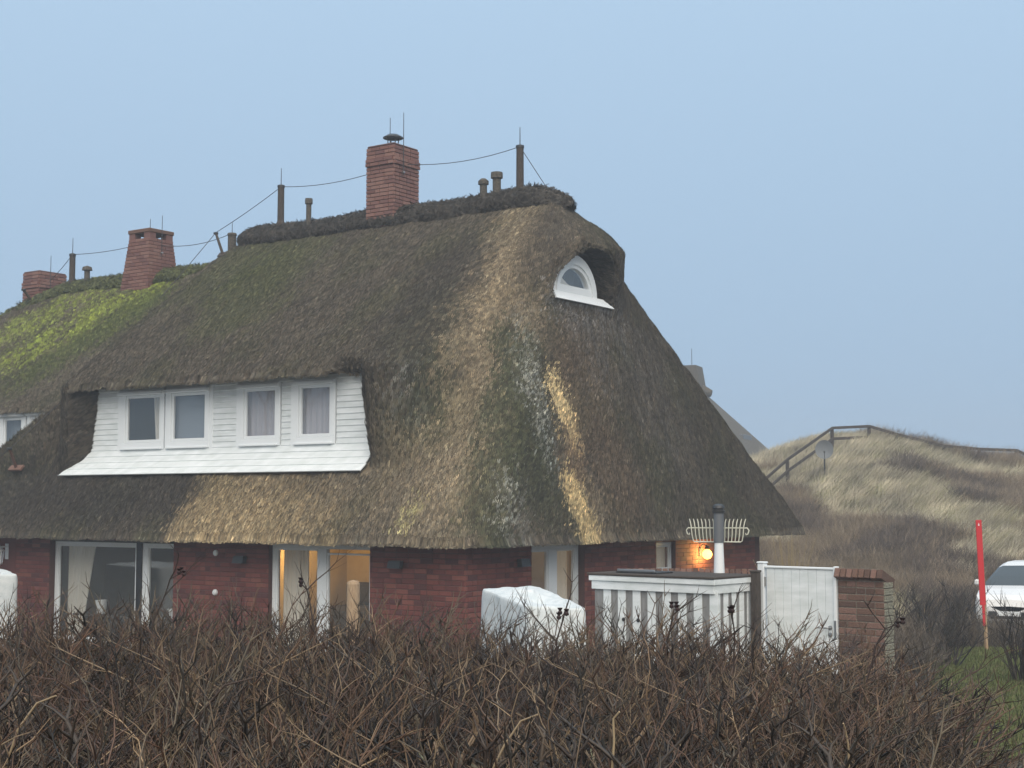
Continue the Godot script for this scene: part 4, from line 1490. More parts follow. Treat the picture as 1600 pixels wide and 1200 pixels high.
# sheet draped over a block: f is the outline at the ground, heights at its four corners
func draped(corners: Array, heights: Array, seed_: float) -> Geo:
	var g := Geo.new()
	var n := 64
	var rings := []
	var mid: Vector3 = (corners[0] + corners[1] + corners[2] + corners[3]) * 0.25
	var levels := [0.0, 0.2, 0.4, 0.6, 0.78, 0.92, 0.975, 0.995, 1.0]
	var shrink := [1.05, 1.035, 1.02, 1.01, 1.0, 0.995, 0.985, 0.97, 0.93]
	var ring_at := func(lv: float, sh: float) -> Array:
		var r := []
		for i in n:
			var e := i * 4 / n
			var t := float(i * 4 % n) / n
			var a: Vector3 = corners[e]
			var b: Vector3 = corners[(e + 1) % 4]
			var ha: float = heights[e]
			var hb: float = heights[(e + 1) % 4]
			var p := a.lerp(b, t)
			# rounded corners
			var c := minf(t, 1.0 - t)
			var k := 1.0 - 0.05 * pow(1.0 - clampf(c / 0.12, 0.0, 1.0), 2.0)
			p = mid + (p - mid) * k * sh
			var hh := lerpf(ha, hb, t)
			var fold := 0.022 * sin(i * 1.3 + seed_ + 3.0 * lv) * (1.0 - lv) + 0.035 * noise.get_noise_3d(p.x * 2.0 + seed_, lv * 1.5, p.z * 2.0)
			p += (p - mid).normalized() * fold
			p.y = hh * lv - (0.02 if sh < 0.95 else 0.0) * noise.get_noise_2d(p.x * 4.0, p.z * 4.0)
			r.append(p)
		return r
	for k in levels.size():
		rings.append(ring_at.call(levels[k], shrink[k]))
	for s in [0.75, 0.6, 0.45, 0.3, 0.15]:
		var r: Array = ring_at.call(1.0, s)
		for i in n:
			r[i].y -= 0.018 * sin(r[i].x * 7.0 + r[i].z * 3.0 + seed_) * (1.0 - absf(s - 0.45))
		rings.append(r)
	# smooth normals
	var nr := []
	for k in rings.size():
		var row := []
		for i in n:
			var dx: Vector3 = rings[k][(i + 1) % n] - rings[k][(i + n - 1) % n]
			var dy: Vector3 = rings[mini(k + 1, rings.size() - 1)][i] - rings[maxi(k - 1, 0)][i]
			var nn := dx.cross(dy).normalized()
			if nn.dot(rings[k][i] - mid - Vector3.UP * 0.6) < 0.0:
				nn = -nn
			row.append(nn)
		nr.append(row)
	for k in rings.size() - 1:
		for i in n:
			var j := (i + 1) % n
			g.tri3(rings[k][i], rings[k][j], rings[k + 1][j], nr[k][i], nr[k][j], nr[k + 1][j])
			g.tri3(rings[k][i], rings[k + 1][j], rings[k + 1][i], nr[k][i], nr[k + 1][j], nr[k + 1][i])
	var last: Array = rings[-1]
	var cen := Vector3.ZERO
	for p in last:
		cen += p / n
	for i in n:
		g.tri(cen, last[i], last[(i + 1) % n], Vector3.UP)
	return g

func coping(parent: Node3D, x0: float, x1: float, y: float, z0: float, z1: float, rise: float) -> void:
	# bricks on edge, sloping towards the front
	var x := x0
	var bm := Geo.new()
	var dz := z1 - z0
	var sl := Basis(Vector3.RIGHT, atan2(rise, dz))
	bm.box(Transform3D(sl, Vector3.ZERO), Vector3(0.071, 0.115, sqrt(dz * dz + rise * rise)), 0.006)
	var m := bm.mesh()
	while x < x1 - 0.04:
		part("coping_brick", m, M["old_brick%d" % rng.randi_range(0, 2)], parent, Transform3D(Basis(), Vector3(x + 0.04, y + rise * 0.5 + rnd(-0.003, 0.003), (z0 + z1) * 0.5)))
		x += 0.082

func yard() -> void:
	# bin store: grey boards under white battens, flat dark roof
	var en := thing("bin_store", "low bin store with white and grey vertical slats and white fascia", "bin store", rot(-40.0, Vector3(2.5, 0, -18.5)))
	for k in 9:
		var g := Geo.new()
		var x := -1.85 + 0.225 * k
		g.span(Vector3(x, 0, -0.045), Vector3(minf(x + 0.222, -0.02), 1.70, -0.025), 0.003)
		part("grey_board", g, M.grey_wood, en)
	for k in 8:
		var g := Geo.new()
		var x := -1.80 + 0.235 * k + 0.10
		g.span(Vector3(x, 0.05, -0.024), Vector3(x + 0.125, 1.70, -0.012), 0.003)
		part("white_slat", g, M.white_wood, en)
	for k in 5:
		var g := Geo.new()
		var z := -0.03 - 0.19 * k
		g.span(Vector3(-0.03, 0, z - 0.187), Vector3(-0.012, 1.70, z), 0.003)
		part("grey_board", g, M.grey_wood, en)
		var g2 := Geo.new()
		g2.span(Vector3(-0.011, 0.05, z - 0.15), Vector3(0.002, 1.70, z - 0.04), 0.003)
		part("white_slat", g2, M.white_wood, en)
	var fr := Geo.new()
	fr.span(Vector3(-1.87, 1.66, -0.06), Vector3(0.03, 1.77, 0.02), 0.004)
	fr.span(Vector3(-1.90, 1.77, -0.06), Vector3(0.055, 1.84, 0.045), 0.006)
	fr.span(Vector3(-0.06, 1.66, -0.97), Vector3(0.028, 1.77, -0.061), 0.004)
	fr.span(Vector3(-0.06, 1.77, -0.97), Vector3(0.053, 1.84, -0.061), 0.006)
	part("fascia", fr, M.white_wood, en)
	var bk := Geo.new()
	bk.span(Vector3(-1.86, 0, -0.96), Vector3(-0.03, 1.7, -0.93))
	bk.span(Vector3(-1.86, 0, -0.93), Vector3(-1.84, 1.7, -0.046))
	part("back_panel", bk, M.grey_wood, en)
	var ld := Geo.new()
	ld.span(Vector3(-1.92, 1.842, -0.99), Vector3(0.06, 1.872, 0.06), 0.008)
	part("lid", ld, M.dark_wood, en)
	for x in [-1.36, -1.13]:
		var kn := Geo.new()
		kn.lathe(Vector3.ZERO, [Vector2(0.025, 0.0), Vector2(0.025, 0.012), Vector2(0.0, 0.02)], 10)
		part("knob", kn, M.dark, en, Transform3D(Basis(Vector3.RIGHT, PI * 0.5), Vector3(x, 1.28, -0.001)))
	# flat grey tray on the lid
	var tr := thing("zinc_tray", "grey sheet metal tray lying on the bin store lid", "tray", rot(-40.0, Vector3(1.75, 1.874, -19.6)))
	var tg := Geo.new()
	tg.bx(Vector3(0, 0.01, 0), Vector3(0.65, 0.02, 0.4), 0.005)
	part("sheet", tg, M.dark_metal, tr)
	var tg2 := Geo.new()
	tg2.bx(Vector3(0, 0.035, 0.19), Vector3(0.6, 0.03, 0.02), 0.004)
	part("rim", tg2, M.steel, tr)

	# dark post beside the gate
	var dp := thing("gate_side_post", "dark brown square post between bin store and white gate", "post", rot(-40.0, Vector3(3.14, 0, -19.12)))
	var dg := Geo.new()
	dg.span(Vector3(-0.05, -0.2, -0.05), Vector3(0.05, 1.9, 0.05), 0.006)
	part("post", dg, M.dark_wood, dp)
	var dc := Geo.new()
	dc.span(Vector3(-0.06, 1.9, -0.06), Vector3(0.06, 1.93, 0.06), 0.008)
	part("post_cap", dc, M.dark_wood, dp)

	# vent pipe with the rack behind it
	var vp := thing("vent_pipe", "grey capped vent pipe on a white tapered base behind the bin store", "pipe", Transform3D(Basis(), Vector3(2.74, 0, -19.6)))
	var vg := Geo.new()
	vg.lathe(Vector3.ZERO, [Vector2(0.09, 0.0), Vector2(0.075, 1.8), Vector2(0.058, 2.28), Vector2(0.0, 2.29)], 20)
	part("base_pipe", vg, M.white, vp)
	var vu := Geo.new()
	vu.lathe(Vector3.ZERO, [Vector2(0.067, 2.27), Vector2(0.067, 2.66)], 20)
	part("upper_pipe", vu, M.lead, vp)
	var vc := Geo.new()
	vc.lathe(Vector3.ZERO, [Vector2(0.07, 2.66), Vector2(0.085, 2.665), Vector2(0.088, 2.69), Vector2(0.07, 2.70), Vector2(0.07, 2.72), Vector2(0.085, 2.725), Vector2(0.075, 2.76), Vector2(0.03, 2.78), Vector2(0.0, 2.782)], 20)
	part("pipe_cap", vc, M.dark_metal, vp)
	var ir := thing("iron_rack", "cream wrought iron rack of curved bars behind the vent pipe", "iron rack", rot(-12.0, Vector3(2.74, 2.27, -19.72)))
	for k in 15:
		var x := -0.36 + 0.72 * k / 14.0
		var g := Geo.new()
		var s := 1.0 if x > 0.0 else -1.0
		g.tube([Vector3(x * 0.82, 0.0, 0.0), Vector3(x * 0.90, 0.02, 0.0), Vector3(x * 0.94, 0.10, 0.01), Vector3(x * 0.96, 0.2, 0.02), Vector3(x, 0.27, 0.0), Vector3(x + s * 0.012, 0.31, -0.01)], [0.008, 0.008, 0.008, 0.008, 0.008, 0.006], 5)
		part("bar", g, M.cream, ir)
	for y in [[0.005, 0.30], [0.19, 0.37]]:
		var g := Geo.new()
		g.tube([Vector3(-y[1], y[0], 0.0), Vector3(y[1], y[0], 0.0)], [0.009, 0.009], 6)
		part("rail", g, M.cream, ir)
	for s in [-1.0, 1.0]:
		var g := Geo.new()
		g.tube([Vector3(s * 0.34, 0.19, 0), Vector3(s * 0.39, 0.19, 0), Vector3(s * 0.415, 0.16, 0), Vector3(s * 0.40, 0.11, 0), Vector3(s * 0.375, 0.10, 0), Vector3(s * 0.37, 0.125, 0)], [0.009, 0.009, 0.009, 0.009, 0.008, 0.007], 6)
		part("scroll", g, M.cream, ir)
	var bkt := Geo.new()
	bkt.span(Vector3(-0.03, 0.1, -0.02), Vector3(0.03, 0.16, 0.06), 0.004)
	part("bracket", bkt, M.cream, ir)

	# coped garden wall behind the bin store
	var gw := thing("garden_wall", "low brick garden wall with sloping brick coping behind the bin store", "wall", rot(-9.0, Vector3(3.28, 0, -20.0)))
	var gc := Geo.new()
	wall_core(gc, Vector3(-1.7, 0, 0), Vector3.RIGHT, Vector3(0, 0, 1), 1.7, 1.86, 0.22, [])
	part("wall", gc, M.mortar, gw)
	var gb := lay_bricks(Vector3(-1.7, 0, 0), Vector3.RIGHT, Vector3(0, 0, 1), 1.7, 1.86, [])
	set_bricks(gb, gw, 24, 1.65, gw.transform)
	coping(gw, -1.74, 0.0, 1.86, -0.16, 0.05, -0.13)

	# gate
	var gt := thing("garden_gate", "white plank garden gate with steel handle beside the brick pier", "gate", rot(-40.0, Vector3(3.20, 0, -19.25)))
	for k in 8:
		var g := Geo.new()
		var w := 0.96 / 8.0
		g.span(Vector3(0.12 + k * w, 0.1, -0.02), Vector3(0.12 + (k + 1) * w - 0.004, 1.955, 0.0 + rnd(-0.001, 0.001)), 0.003)
		part("plank", g, M.white_wood, gt)
	var tp := Geo.new()
	tp.span(Vector3(0.10, 1.957, -0.035), Vector3(1.10, 1.985, 0.02), 0.006)
	part("top_rail", tp, M.white, gt)
	var ps := Geo.new()
	ps.span(Vector3(0.0, -0.1, -0.07), Vector3(0.095, 2.01, 0.03), 0.008)
	part("gate_post", ps, M.white, gt)
	var pc := Geo.new()
	pc.span(Vector3(-0.01, 2.011, -0.08), Vector3(0.105, 2.035, 0.04), 0.01)
	part("post_cap", pc, M.white, gt)
	var ps2 := Geo.new()
	ps2.span(Vector3(1.085, -0.1, -0.06), Vector3(1.125, 2.0, 0.03), 0.005)
	part("gate_post", ps2, M.white, gt)
	var hd := Geo.new()
	hd.tube([Vector3(1.02, 1.235, 0.0), Vector3(1.02, 1.235, 0.05), Vector3(1.0, 1.235, 0.055), Vector3(0.87, 1.235, 0.055)], [0.011, 0.011, 0.011, 0.009], 8)
	part("handle", hd, M.steel, gt)
	for y in [1.235, 1.15]:
		var ro := Geo.new()
		ro.lathe(Vector3.ZERO, [Vector2(0.03, 0.0), Vector2(0.028, 0.008), Vector2(0.0, 0.010)], 14)
		part("rosette", ro, M.steel, gt, Transform3D(Basis(Vector3.RIGHT, PI * 0.5), Vector3(1.02, y, 0.001)))
	var lk := Geo.new()
	lk.span(Vector3(1.088, 1.10, 0.030), Vector3(1.12, 1.33, 0.034), 0.001)
	part("lock_plate", lk, M.steel, gt)
	var hg := Geo.new()
	hg.tube([Vector3(0.105, 1.72, 0.01), Vector3(0.105, 1.84, 0.01)], [0.012, 0.012], 8)
	part("hinge", hg, M.steel, gt)

	# brick pier right of the gate
	var pt := rot(-40.0, Vector3(3.20, 0, -19.25)) * Transform3D(Basis(), Vector3(1.13, 0, 0))
	var pr := thing("brick_pier", "weathered brick pier with sloping coping and lichen on its end", "pier", pt)
	var co := Geo.new()
	co.span(Vector3(0.01, -0.2, -0.23), Vector3(0.615, 1.90, -0.008))
	part("core", co, M.pale_mortar, pr)
	var pb := lay_bricks(Vector3(0, 0, 0), Vector3.RIGHT, Vector3(0, 0, 1), 0.63, 1.92, [])
	for t in pb:
		part("brick", brick_mesh, M["old_brick%d" % rng.randi_range(0, 2)], pr, t)
	var es := Geo.new()
	for k in 22:
		es.span(Vector3(0.61, k * 0.0833, -0.24), Vector3(0.632 + rnd(-0.004, 0.006), k * 0.0833 + 0.074, -0.002), 0.006)
	part("rendered_end", es, M.lichen, pr)
	coping(pr, -0.02, 0.66, 1.93, -0.28, 0.06, -0.13)

	# covered furniture
	var tb := thing("furniture_cover", "large white tarpaulin over garden furniture left of the bin store", "cover", Transform3D(), "white furniture covers")
	part("sheet", draped([Vector3(0.18, 0, -18.75), Vector3(0.99, 0, -18.85), Vector3(0.36, 0, -21.0), Vector3(-0.46, 0, -20.5)], [1.50, 1.46, 1.62, 1.62], 1.0), M.tarp, tb)
	var tb2 := thing("furniture_cover", "white tarpaulin over furniture by the left edge", "cover", Transform3D(), "white furniture covers")
	part("sheet", draped([Vector3(-10.4, 0, -25.9), Vector3(-8.95, 0, -26.9), Vector3(-9.6, 0, -28.0), Vector3(-11.0, 0, -27.0)], [1.52, 1.50, 1.56, 1.56], 4.0), M.tarp, tb2)

	# pale round post in front of the lit door
	var wp := thing("wooden_post", "pale round-topped wooden post before the lit glass door", "post", Transform3D(Basis(), Vector3(-2.3, 0, -21.5)))
	var wg := Geo.new()
	wg.lathe(Vector3.ZERO, [Vector2(0.10, -0.1), Vector2(0.095, 1.62), Vector2(0.08, 1.66), Vector2(0.0, 1.68)], 12)
	part("post", wg, M.pale_wood, wp)

	# pots and bowls on the sill of the dark room
	var sb := Geo.new()
	sb.span(Vector3(-10.0, 0.62, -0.75), Vector3(-6.7, 0.66, -0.32), 0.006)
	part("sill_board", sb, M.dark_wood, get_node("thatched_house"))
	var n := 0
	for p in [[-9.85, 0.17, 0.13, "tall white flower pot at the left of the dark window"], [-9.2, 0.15, 0.12, "grey-white flower pot, second from the left in the dark window"], [-7.1, 0.10, 0.16, "shallow white bowl in the narrow dark window"]]:
		var fp := thing("flower_pot" if n < 2 else "bowl", p[3], "flower pot" if n < 2 else "bowl", hx * Transform3D(Basis(), Vector3(p[0], 0.662, -0.55)))
		var pg := Geo.new()
		pg.lathe(Vector3.ZERO, [Vector2(0.0, 0.0), Vector2(p[2] * 0.7, 0.0), Vector2(p[2], p[1] * 1.7), Vector2(p[2] * 0.92, p[1] * 1.7), Vector2(p[2] * 0.6, 0.04), Vector2(0.0, 0.04)], 18)
		part("pot", pg, M.white, fp)
		n += 1

# bare trees left of the view, which the dormer panes mirror
func left_trees() -> void:
	var n := 0
	for p in [[-24.0, -17.0, 7.5], [-30.0, -21.0, 9.0], [-27.0, -12.0, 6.5]]:
		var t := thing("bare_tree", ["bare tree left of the house, nearest of three", "tallest bare tree left of the house", "smallest bare tree left of the house"][n], "tree", Transform3D(Basis(), Vector3(p[0], ground_y(p[0], p[1]) - 0.05, p[1])), "bare trees left of the house")
		var tr := Geo.new()
		tr.col = Color(0.05, 0.042, 0.035)
		var top := Vector3(rnd(-0.3, 0.3), p[2] * 0.3, rnd(-0.3, 0.3))
		tr.tube([Vector3.ZERO, top * 0.5 + Vector3(0.08, 0, 0), top], [0.2, 0.16, 0.13], 9)
		part("trunk", tr, M.twig, t)
		var cr := Geo.new()
		cr.col = Color(0.045, 0.037, 0.032)
		for i in 7:
			var a := TAU * i / 7 + rnd(-0.3, 0.3)
			limb(cr, top, Vector3(cos(a) * 0.6, 1.0, sin(a) * 0.6).normalized(), p[2] * rnd(0.32, 0.42), 0.08, 4, 6, [cr.col], 0.55, 0.3)
		part("crown", cr, M.twig, t)
		n += 1

# ---------------------------------------------------------------- right side: marker, car, shrubs, grass
func bare_bush(stems: int, high: float, spread: float, cols: Array, r0: float, levels: int, sides: int, thin := 0.54, wild := 0.22, tip := 1.0) -> ArrayMesh:
	var g := Geo.new()
	for i in stems:
		var a := rng.randf() * TAU
		var lean := rnd(0.05, spread)
		var d := Vector3(cos(a) * lean, 1.0, sin(a) * lean).normalized()
		g.col = cols[rng.randi() % cols.size()] * rnd(0.75, 1.25)
		limb(g, Vector3(cos(a) * rnd(0.0, 0.12), -0.05, sin(a) * rnd(0.0, 0.12)), d, high * rnd(0.5, 0.72), r0 * rnd(0.75, 1.2), levels, sides, cols, thin, wild, tip)
	return g.mesh()

func limb(g: Geo, p: Vector3, d: Vector3, l: float, r: float, level: int, sides: int, cols: Array, thin := 0.54, wild := 0.22, tip := 1.0) -> void:
	var pts := [p]
	var rr := [r]
	var steps := 3 if level > 0 else 2
	var q := p
	var dd := d
	var mids := []
	for k in steps:
		dd = (dd + Vector3(rnd(-wild, wild), rnd(-0.10, 0.16), rnd(-wild, wild))).normalized()
		q += dd * l / steps
		pts.append(q)
		rr.append(lerpf(r, r * 0.6 if level > 0 else r * 0.3, (k + 1.0) / steps))
		mids.append([q, dd])
	g.tube(pts, rr, sides, false)
	if level <= 0:
		return
	var keep := g.col
	var kids := 3 if level > 1 else 4
	for k in kids:
		var m: Array = mids[mini(k, steps - 1)] if rng.randf() < 0.6 else mids[-1]
		var a := rng.randf() * TAU
		var side := Vector3(cos(a), rnd(-0.1, 0.4), sin(a)).normalized()
		var nd: Vector3 = (m[1] + side * rnd(0.35, 0.95)).normalized()
		if rng.randf() < 0.12:
			g.col = cols[rng.randi() % cols.size()] * rnd(0.8, 1.3)
		limb(g, m[0], nd, l * rnd(0.42, 0.72) * (tip if level == 1 else 1.0), r * thin * rnd(0.85, 1.15), level - 1, maxi(3, sides - 1), cols, thin, wild, tip)
		g.col = keep

func right_side() -> void:
	# road strip
	var rd := Geo.new()
	var xs := [3.0, 6.0, 9.0, 12.0, 15.0, 18.0, 21.0, 24.0, 27.0, 30.0]
	for i in xs.size() - 1:
		for z in [-29.5, -31.5, -33.5]:
			rd.quad(Vector3(xs[i], ground_y(xs[i], z) + 0.03, z), Vector3(xs[i + 1], ground_y(xs[i + 1], z) + 0.03, z), Vector3(xs[i + 1], ground_y(xs[i + 1], z - 2.0) + 0.03, z - 2.0), Vector3(xs[i], ground_y(xs[i], z - 2.0) + 0.03, z - 2.0), Vector3.UP)
	part("road", rd, M.gravel, self).set_meta("kind", "structure")
	# red marker board on a stake
	var rp := thing("marker_post", "red marker board leaning on a wooden stake at the right", "marker post", Transform3D(Basis(Vector3.BACK, deg_to_rad(1.6)), Vector3(7.62, ground_y(7.62, -24.0), -24.0)))
	var rg := Geo.new()
	rg.span(Vector3(-0.045, 0.75, 0.02), Vector3(0.05, 2.12, 0.04), 0.004)
	part("board", rg, M.red, rp)
	var rg3 := Geo.new()
	rg3.span(Vector3(-0.012, 0.42, 0.02), Vector3(0.03, 0.75, 0.038), 0.003)
	part("board_foot", rg3, M.red, rp)
	var rn := Geo.new()
	rn.slab([Vector3(-0.012, 2.03, 0.0425), Vector3(0.014, 2.03, 0.0425), Vector3(0.001, 2.08, 0.0425)], Vector3(0, 0, 1), 0.002)
	part("sticker", rn, M.white, rp)
	var rs := Geo.new()
	rs.tube([Vector3(0.03, -0.2, 0.0), Vector3(0.04, 1.18, 0.0)], [0.032, 0.028], 8)
	part("stake", rs, M.pale_wood, rp)
	car()
	# pruned bare shrubs on the verge
	var dark := [Color(0.022, 0.019, 0.018), Color(0.035, 0.027, 0.023), Color(0.05, 0.038, 0.03)]
	var spots := [[6.4, 22.5, 0.9, "bare dark shrub midway between brick pier and red marker"], [6.45, 24.0, 1.0, "bare dark shrub closest to the brick pier"], [6.3, 21.5, 0.75, "small bare shrub at the lawn edge left of the red marker"], [6.66, 19.5, 1.0, "dark pruned shrub in front of the white car"], [7.78, 26.0, 1.1, "bare shrub behind the others near the road"]]
	for s in spots:
		var t := thing("bare_shrub", s[3], "shrub", Transform3D(Basis(Vector3.UP, rng.randf() * TAU), Vector3(s[0], ground_y(s[0], -s[1]), -s[1])), "bare shrubs on the verge")
		part("stems", bare_bush(30 if s[1] < 20.0 else 18, s[2], 0.6, dark, 0.015, 2, 4), M.twig, t)
	# grass on the verge
	var g := Geo.new()
	for i in 26:
		var v := rnd(0.7, 1.3)
		g.col = Color(v, v, v)
		var p := Vector3(rnd(-0.09, 0.09), 0, rnd(-0.09, 0.09))
		var a := rng.randf() * TAU
		var o := Vector3(cos(a), 0, sin(a))
		var w := Vector3(-o.z, 0, o.x) * 0.004
		var hgt := rnd(0.03, 0.09)
		var t := p + o * rnd(0.01, 0.06) + Vector3.UP * hgt
		var up := (Vector3.UP + o * 0.4).normalized()
		g.tri3(p - w, p + w, t, up, up, up)
	var xf := []
	var cl := []
	for i in 30000:
		var z := rnd(-24.5, -12.0)
		var x := rnd(4.2, 10.5)
		if noise2.get_noise_2d(x * 25.0, z * 25.0) < -0.55 or x < 4.4 + 0.2 * (-z - 14.0):
			continue
		xf.append(Transform3D(Basis(Vector3.UP, rng.randf() * TAU).scaled(Vector3.ONE * rnd(0.7, 1.3)), Vector3(x, ground_y(x, z) - 0.005, z)))
		var k := rnd(0.7, 1.25)
		cl.append((Color(0.17, 0.21, 0.055) if rng.randf() < 0.8 else Color(0.20, 0.17, 0.075)) * k)
	var ug := bare_bush(12, 0.7, 0.9, [Color(1, 1, 1), Color(0.6, 0.6, 0.6), Color(1.5, 1.4, 1.2)], 0.009, 2, 3)
	var ux := []
	var uc := []
	for i in 900:
		var z := rnd(-31.0, -15.5)
		var x := rnd(4.4, 12.0)
		if x > 4.45 + 0.2 * (-z - 14.0) + (3.0 if z < -25.0 else 0.0) or (z > -20.5 and x < 5.0):
			continue
		ux.append(Transform3D(Basis(Vector3.UP, rng.randf() * TAU).scaled(Vector3(1.0, rnd(0.4, 1.0), 1.0)), Vector3(x, ground_y(x, z), z)))
		uc.append(Color(0.15, 0.118, 0.088) * rnd(0.6, 1.4))
	tag(scatter("undergrowth", ug, M.twig, ux, uc, self), "low brown leafless undergrowth right of the brick pier", "undergrowth")
	var gr := scatter("grass", g.mesh(), M.blade, xf, cl, self)
	tag(gr, "short green grass on the verge at the right edge", "grass")

func car() -> void:
	# small white car, nose to the left and slightly towards the viewer; x runs to its rear, z to its near side
	var c := thing("parked_car", "small white car parked at the right edge behind a bare shrub", "car", rot(58.0, Vector3(10.78, ground_y(11.0, -32.0) + 0.03, -32.2)))
	# side outline stations: x, bottom, belt, roof, half width at belt, half width at roof
	var st := [[0.0, 0.42, 0.58, 0.0, 0.55, 0.0], [0.06, 0.28, 0.72, 0.0, 0.68, 0.0], [0.25, 0.22, 0.82, 0.0, 0.79, 0.0], [0.7, 0.2, 0.93, 0.0, 0.84, 0.0], [1.05, 0.2, 0.99, 1.0, 0.855, 0.80], [1.35, 0.2, 1.0, 1.2, 0.86, 0.72], [1.75, 0.2, 1.0, 1.42, 0.86, 0.62], [2.1, 0.2, 1.0, 1.50, 0.86, 0.60], [2.8, 0.2, 1.0, 1.51, 0.86, 0.60], [3.3, 0.2, 1.0, 1.46, 0.85, 0.60], [3.65, 0.22, 1.0, 1.33, 0.84, 0.62], [3.85, 0.28, 0.98, 1.02, 0.80, 0.72], [3.95, 0.4, 0.7, 0.0, 0.7, 0.0]]
	var body := Geo.new()
	var glass := Geo.new()
	var prev := []
	for i in st.size():
		var s: Array = st[i]
		var rf: float = s[3] if s[3] > 0.0 else s[2] + 0.02
		var wr: float = s[5] if s[3] > 0.0 else s[4] * 0.86
		var ring := []
		var x: float = s[0]
		ring = [Vector3(x, s[1], 0), Vector3(x, s[1], s[4] * 0.9), Vector3(x, s[1] + 0.12, s[4] * 0.99), Vector3(x, lerpf(s[1], s[2], 0.6), s[4] * 1.01), Vector3(x, s[2], s[4] * 0.96), Vector3(x, lerpf(s[2], rf, 0.9), lerpf(s[4] * 0.95, wr, 0.92)), Vector3(x, rf, wr * 0.85), Vector3(x, rf + 0.015, 0)]
		if i > 0:
			for sg in [-1.0, 1.0]:
				var f := Vector3(1, 1, sg)
				for j in 7:
					var a: Vector3 = prev[j] * f
					var b: Vector3 = ring[j] * f
					var d: Vector3 = ring[j + 1] * f
					var e: Vector3 = prev[j + 1] * f
					var out := (a + d) * 0.5 - Vector3((a.x + d.x) * 0.5, 0.6, 0)
					var is_glass: bool = (j == 4 and i >= 5 and i <= 10) or (j >= 6 and i >= 5 and i <= 6) or (j == 5 and i >= 5 and i <= 6) or (j >= 6 and i == 11)
					(glass if is_glass else body).quad(a, b, d, e, out)
		else:
			for sg in [-1.0, 1.0]:
				for j in 6:
					body.tri(ring[0], ring[j + 1] * Vector3(1, 1, sg), ring[j] * Vector3(1, 1, sg), Vector3.LEFT)
		prev = ring
	part("body", body, M.car_paint, c)
	part("windows", glass, M.car_glass, c)
	for x in [0.72, 3.2]:
		for sg in [-1.0, 1.0]:
			var w := group_part("wheel", c, Transform3D(Basis(Vector3.RIGHT, PI * 0.5), Vector3(x, 0.31, sg * 0.78)))
			var ty := Geo.new()
			ty.lathe(Vector3.ZERO, [Vector2(0.2, -0.1), Vector2(0.29, -0.1), Vector2(0.31, -0.07), Vector2(0.31, 0.07), Vector2(0.29, 0.1), Vector2(0.2, 0.1)], 22)
			part("tyre", ty, M.dark, w)
			var rm := Geo.new()
			rm.lathe(Vector3.ZERO, [Vector2(0.0, -0.08), Vector2(0.2, -0.09), Vector2(0.2, 0.09), Vector2(0.0, 0.08)], 16)
			part("rim", rm, M.steel, w)
	for sg in [-1.0, 1.0]:
		var hl := Geo.new()
		hl.slab([Vector3(0.045, 0.60, sg * 0.40), Vector3(0.14, 0.62, sg * 0.70), Vector3(0.28, 0.78, sg * 0.75), Vector3(0.16, 0.76, sg * 0.46)], Vector3(-1, 0.5, sg * 0.5), 0.05)
		part("headlight", hl, M.headlight, c)
		var mr := Geo.new()
		mr.bx(Vector3(1.3, 1.05, sg * 0.98), Vector3(0.12, 0.13, 0.18), 0.03)
		part("mirror", mr, M.car_paint, c)
	var gr := Geo.new()
	gr.bx(Vector3(0.0, 0.42, 0), Vector3(0.08, 0.16, 0.9), 0.02)
	part("grille", gr, M.dark, c)
	var pl := Geo.new()
	pl.bx(Vector3(-0.045, 0.46, 0), Vector3(0.012, 0.1, 0.5), 0.003)
	part("number_plate", pl, M.white, c)

